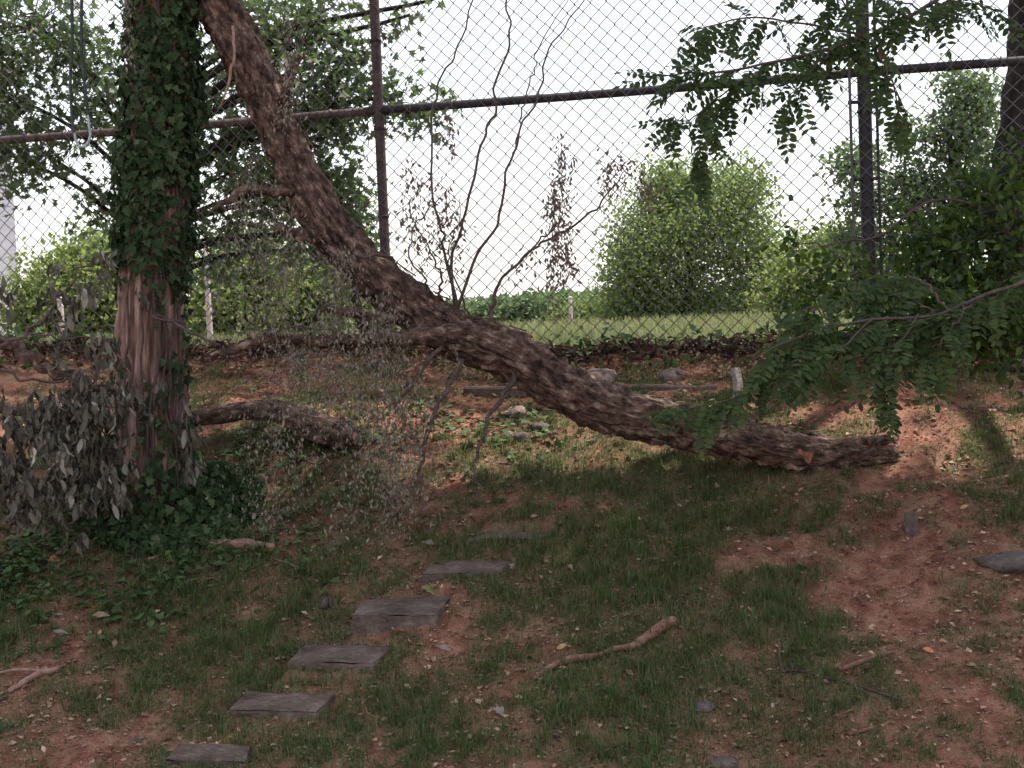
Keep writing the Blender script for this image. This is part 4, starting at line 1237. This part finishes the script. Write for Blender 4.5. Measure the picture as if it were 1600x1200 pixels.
def simple_trunk(e, base, top, r0, r1, bark='bark_dark', lean=.05, n=26):
    mid = (base + top) / 2 + np.array([lean, lean * .5, 0])
    Q = smooth_path([base - [0, 0, .1], mid, top], n); R = np.linspace(r0, r1, n)
    V, F, t_ = tube(Q, R, 12, lambda tco, R_: R_ * .1 * vnoise(tco * [14, 14, 5], 9))
    o = part('trunk', V, F, M[bark], e); set_vec(o.data, 'tco', t_)
    return Q, R

# maple-leaved tree just behind the fence on the left
b0 = gpoint(215, 8.3)
e = empty('sweetgum_tree', b0, 'green star-leaved tree behind the fence around the ivy-clad trunk', 'tree')
tk = simple_trunk(e, b0, b0 + [.1, .1, 3.4], .075, .03)
leafy(e, [(60, 40, 110, 70, 7.9, 3.2), (20, 150, 60, 70, 7.9, 1.9), (140, 120, 70, 80, 8, 2.2), (70, 240, 50, 45, 7.9, .9), (10, 240, 40, 60, 8, 1), (150, 200, 40, 40, 8.2, .7),
          (150, 330, 40, 50, 8.2, .6), (380, 30, 90, 70, 8.3, 2.0), (440, 60, 80, 50, 8.1, 1.8), (500, 20, 70, 45, 8.2, 1.2), (470, 130, 90, 60, 8, 2.6), (540, 90, 50, 40, 8, 1.0),
          (420, 210, 80, 70, 8.2, 2.2), (510, 190, 60, 50, 8, 2.2), (640, 175, 55, 22, 7.9, .8), (610, 150, 40, 20, 7.9, .5), (360, 270, 60, 70, 8.3, 1.8), (470, 300, 70, 60, 8.2, 3.4),
          (530, 320, 50, 60, 8.1, 2.6), (390, 370, 60, 50, 8.3, 1.2), (500, 390, 60, 40, 8.3, 1), (560, 380, 30, 30, 8.1, .4), (340, 150, 50, 60, 8.4, 1.2), (330, 400, 40, 60, 8.4, .9), (620, 30, 26, 26, 7.9, .18), (655, 5, 16, 16, 7.9, .1)],
      tk, 10500, .047, STAR, 'maple', 300, 'leaf', spread=.07)

# dark tree at the right edge and the shrub in front of it
b0 = fence_at(1660, 540, .45); b0[2] = g1(b0[0], b0[1])
e = empty('dark_trunk_tree', b0, 'thick dark tree trunk cut by the right edge, standing just behind the fence', 'tree')
Yr = float(b0[1])
P, R = px_path([(1630, 560, Yr, 95), (1624, 440, Yr, 86), (1622, 300, Yr, 72), (1626, 180, Yr, 62), (1634, 60, Yr, 58), (1640, -60, Yr, 55), (1650, -400, Yr, 48), (1660, -900, Yr, 38)], 160)
bark_part('trunk', P, R, M['bark_dark'], e, 48, furrow(.16, 20, 5, 53))
shade_crown('crown', (b0[0] - .7, b0[1] - 1.45, 5.7), (2.4, 1.0, .7), 8000, .17, 'shrub', e, clumps=110)  # unseen crown, placed and shaped to shade the foreground, leaving the bank sunlit
for tx, ty, tz in ((1.2, -1.4, 5.7), (-2.4, -1.5, 5.7), (-.7, -1.2, 5.9)):  # unseen limbs reaching out to the shading crown
    s0 = P[120]; t_ = np.array([b0[0] + tx, b0[1] + ty, tz])
    V, F, tc_ = tube(smooth_path([s0, (s0 + t_) / 2 + [0, 0, .2], t_], 14), np.linspace(.07, .02, 14), 10)
    o = part('limb', V, F, M['bark_dark'], e); set_vec(o.data, 'tco', tc_)

b0 = ground_at(1690, 770)
SY = 5.2
e = empty('understorey_shrub', b0, 'dense shrub with yellow-green and dark leaves filling the right edge below the dark trunk', 'shrub')
Q = branch([(1692, 790, float(b0[1]), 11), (1670, 640, SY, 9), (1640, 520, SY, 8), (1610, 440, SY, 6), (1595, 380, SY, 5), (1580, 300, SY, 3)], parent=e, name='stem')
branch([(1620, 470, SY, 5), (1560, 500, SY - .1, 4), (1490, 506, SY - .15, 3), (1440, 505, SY - .2, 2)], parent=e, name='stem')
branch([(1600, 400, SY, 5), (1540, 330, SY, 4), (1460, 312, SY, 3.4), (1380, 365, SY - .05, 3), (1300, 380, SY - .1, 2.4), (1240, 386, SY - .1, 1.5), (1160, 415, SY - .1, 1)], parent=e, name='stem')
branch([(1590, 350, SY, 4), (1520, 380, SY, 3), (1480, 430, SY, 2)], parent=e, name='stem')
leafy(e, [(1560, 330, 70, 50, SY, 2.2), (1570, 420, 80, 60, SY, 3), (1500, 380, 60, 50, SY + .1, 1.6), (1450, 430, 60, 50, SY, 1.5), (1540, 490, 90, 40, SY - .1, 2.8), (1480, 500, 60, 40, SY, 1.4),
          (1580, 540, 50, 28, SY - .1, 1.2), (1600, 260, 50, 40, SY + .1, 1.2), (1440, 360, 40, 40, SY + .1, .6), (1280, 420, 30, 30, SY, .25), (1250, 390, 24, 16, SY, .2), (1330, 440, 40, 40, SY, .5), (1420, 480, 50, 40, SY, 1),
          (1520, 280, 40, 24, SY, .5), (1300, 500, 40, 40, SY + .1, .5), (1250, 500, 30, 30, SY + .2, .4), (1230, 540, 30, 20, SY + .3, .3)],
      None, 4200, .037, OVAL, 'understorey', 290, 'leaf', limbs=False, spread=.05, twig_r=.0016)

# ------------------------------------------------------------------ trees and bushes across the field
def far_tree(name, px, Y, top_py, blobs, n, size, mat, label, cat='tree', group=None, tr=.1, spread=.25):
    b0 = gpoint(px, Y)
    e = empty(name, b0, label, cat, group)
    top = at(px, top_py, Y)
    tk = simple_trunk(e, b0, np.array([b0[0], b0[1], top[2]]), tr, tr * .35, lean=.1)
    leafy(e, [(*b_[:4], Y + (b_[5] if len(b_) > 5 else 0), b_[4]) for b_ in blobs], tk, n, size, DIAM, mat, spread=spread, twig_r=.006, zb=-.2, per=60)
    return e
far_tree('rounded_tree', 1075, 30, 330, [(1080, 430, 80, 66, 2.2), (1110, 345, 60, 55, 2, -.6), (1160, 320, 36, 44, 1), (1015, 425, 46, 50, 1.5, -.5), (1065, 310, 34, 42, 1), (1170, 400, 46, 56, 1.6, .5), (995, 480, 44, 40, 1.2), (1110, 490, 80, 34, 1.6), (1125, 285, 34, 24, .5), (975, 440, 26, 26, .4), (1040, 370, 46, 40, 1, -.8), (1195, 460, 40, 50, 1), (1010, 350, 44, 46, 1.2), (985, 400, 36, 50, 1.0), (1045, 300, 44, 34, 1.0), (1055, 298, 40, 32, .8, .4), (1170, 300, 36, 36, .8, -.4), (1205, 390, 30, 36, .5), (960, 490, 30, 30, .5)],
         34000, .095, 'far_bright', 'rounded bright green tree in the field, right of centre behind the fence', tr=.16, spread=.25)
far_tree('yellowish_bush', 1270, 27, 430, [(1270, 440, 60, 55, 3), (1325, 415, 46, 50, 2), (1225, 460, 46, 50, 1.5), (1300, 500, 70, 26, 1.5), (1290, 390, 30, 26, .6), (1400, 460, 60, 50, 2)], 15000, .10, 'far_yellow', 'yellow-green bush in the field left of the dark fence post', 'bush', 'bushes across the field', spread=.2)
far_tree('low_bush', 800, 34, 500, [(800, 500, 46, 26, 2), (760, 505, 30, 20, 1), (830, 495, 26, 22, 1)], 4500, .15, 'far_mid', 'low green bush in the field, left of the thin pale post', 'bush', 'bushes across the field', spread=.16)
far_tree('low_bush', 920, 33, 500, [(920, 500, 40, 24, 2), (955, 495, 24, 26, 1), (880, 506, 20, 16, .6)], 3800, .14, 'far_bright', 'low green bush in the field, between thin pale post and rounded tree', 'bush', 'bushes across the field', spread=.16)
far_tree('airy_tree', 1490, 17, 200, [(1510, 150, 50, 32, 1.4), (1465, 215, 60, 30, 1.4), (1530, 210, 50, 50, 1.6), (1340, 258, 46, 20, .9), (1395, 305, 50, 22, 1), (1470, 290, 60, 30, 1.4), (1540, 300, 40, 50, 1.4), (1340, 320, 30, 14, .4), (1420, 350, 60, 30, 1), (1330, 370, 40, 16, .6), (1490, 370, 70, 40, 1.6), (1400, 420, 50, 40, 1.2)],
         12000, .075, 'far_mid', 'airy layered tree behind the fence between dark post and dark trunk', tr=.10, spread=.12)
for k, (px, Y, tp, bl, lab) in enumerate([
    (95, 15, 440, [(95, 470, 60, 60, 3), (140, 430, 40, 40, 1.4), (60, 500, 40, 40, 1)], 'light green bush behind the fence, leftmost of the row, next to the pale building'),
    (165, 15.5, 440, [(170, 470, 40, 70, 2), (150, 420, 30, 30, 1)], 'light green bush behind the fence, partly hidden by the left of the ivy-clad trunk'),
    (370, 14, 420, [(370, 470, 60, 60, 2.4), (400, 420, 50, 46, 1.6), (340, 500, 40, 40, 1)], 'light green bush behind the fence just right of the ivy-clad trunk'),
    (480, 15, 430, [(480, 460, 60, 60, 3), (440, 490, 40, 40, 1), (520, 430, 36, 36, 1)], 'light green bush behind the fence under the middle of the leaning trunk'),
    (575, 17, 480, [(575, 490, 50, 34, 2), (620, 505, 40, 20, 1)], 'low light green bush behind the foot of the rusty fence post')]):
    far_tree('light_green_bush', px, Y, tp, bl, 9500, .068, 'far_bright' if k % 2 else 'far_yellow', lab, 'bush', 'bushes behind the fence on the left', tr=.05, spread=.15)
# a far wood that closes the view, reading as one mass
n = 30000
X = RNG.uniform(-70, 80, n); Yw = 95 + RNG.uniform(-8, 8, n)
hmax = 2.0 + 1.2 * fbm(np.stack([X * .09, X * 0, X * 0], 1), 3, 15)
P = np.stack([X, Yw, gz(X, Yw) + RNG.uniform(0, 1, n) ** .7 * np.maximum(hmax, .6)], 1)
V, F = scatter(DIAM, P, rnd_dirs(n), rnd_dirs(n, .5), RNG.uniform(.4, .8, n))
tag(part('far_wood', V, F, M['far_mid'], None, False), 'low far-off line of green woodland at the back of the field', 'wood', kind='stuff')

# ------------------------------------------------------------------ pale posts across the field and the building
def pale_post(px, top, Y, wpx, label):
    b0 = gpoint(px, Y)
    topz = at(px, top, Y)[2]
    r_ = wpx / 2 / FPX * Y
    e = empty('pale_post', b0, label, 'post', 'pale posts in the field')
    V, F, _ = tube(np.array([b0 + [0, 0, z] for z in np.linspace(-.1, topz - b0[2], 10)]), r_, 12)
    part('shaft', V, F, M['paint_white'], e)
    V, F, _ = tube(np.array([[b0[0], b0[1], topz - .002], [b0[0], b0[1], topz + .02], [b0[0], b0[1], topz + .035]]), [r_ * 1.25, r_ * 1.25, r_ * .3], 12)
    part('cap', V, F, M['paint_white'], e)
pale_post(328, 385, 12.5, 9, 'tallest pale pinkish post behind the fence, right of the ivy-clad trunk')
pale_post(351, 500, 14, 7, 'short pale post right of the tallest pale post')
pale_post(97, 470, 12.5, 9, 'pale post behind the fence left of the ivy-clad trunk')
pale_post(893, 466, 26, 6, 'thin pale post standing alone in the field right of centre')

Yb = 24
c = at(33, 520, Yb + 6); zt = at(20, 30, Yb)[2]; zb_ = g1(c[0], Yb) - .2
x1_, x0_ = c[0], c[0] - 8
e = empty('pale_building', (x1_ - 4, Yb + 3, g1(x1_ - 4, Yb + 3)), 'pale blue-grey building wall at the left edge beyond the fence', 'building')
def boxpart(name, lo, hi, mat, parent=e):
    lo, hi = np.array(lo), np.array(hi)
    V = np.array([[(lo, hi)[i][0], (lo, hi)[j][1], (lo, hi)[k][2]] for i in (0, 1) for j in (0, 1) for k in (0, 1)])
    F = np.array([(0, 1, 3, 2), (4, 6, 7, 5), (0, 4, 5, 1), (2, 3, 7, 6), (0, 2, 6, 4), (1, 5, 7, 3)])
    return part(name, V, F, M[mat], parent, False)
boxpart('wall', (x0_, Yb, zb_), (x1_, Yb + 6, zt), 'wall_pale')
boxpart('roof', (x0_ - .3, Yb - .3, zt + .003), (x1_ + .3, Yb + 6.3, zt + .25), 'roof')
boxpart('corner_board', (x1_ - .12, Yb - .03, zb_ + .01), (x1_ + .03, Yb + .1, zt - .01), 'paint_white')
for xx in (x0_ + 1.2, x0_ + 3.6):
    w = boxpart('window_frame', (xx, Yb - .04, 1.9), (xx + 1.1, Yb + .05, 3.3), 'paint_white')
    w2 = boxpart('pane', (xx + .08, Yb - .05, 1.98), (xx + 1.02, Yb + .04, 3.22), 'darkmetal', w)

# ------------------------------------------------------------------ rope looped over the limb of the ivy-clad tree
i_ = 15
RY = IY - .13
e = empty('hanging_rope', at(130, 225, RY), 'dark rope loop with paler lower end hanging at upper left', 'rope')
lp = at(120, -72, RY + .02)
P, R = px_path([(121, -84, RY + .03, 3.2), (112, -70, RY - .03, 3.2), (113, 60, RY - .02, 3.4), (110, 120, RY, 3.2), (112, 180, RY, 3), (116, 208, RY, 3)], 40)
V, F, _ = tube(P, R * .8, 8); part('strand', V, F, M['rope'], e)
P, R = px_path([(121, -84, RY + .03, 3.2), (128, -70, RY - .03, 3.2), (127, 60, RY - .02, 3.4), (130, 110, RY, 3.2), (134, 150, RY, 3), (137, 180, RY, 3)], 40)
V, F, _ = tube(P, R * .8, 8); part('strand', V, F, M['rope'], e)
P, R = px_path([(116, 206, RY, 2.6), (119, 220, RY, 2.6), (126, 229, RY, 2.6), (135, 226, RY, 2.6), (141, 212, RY, 2.6), (139, 195, RY, 2.6), (137, 178, RY, 2.6)], 30)
V, F, _ = tube(P, R * .8, 8); part('loop', V, F, M['rope_pale'], e)
# dead twig with fine leaves hanging in front of the ivy
e = empty('dead_twig', at(200, 95, IY - .25), 'dead grey twig with fine leaves dangling in front of the ivy at the top', 'twig')
spray(202, -66, 200, 92, IY - .22, 14, 130, 'dead_fine', (.012, .026), 3, e, 'twig_stem')
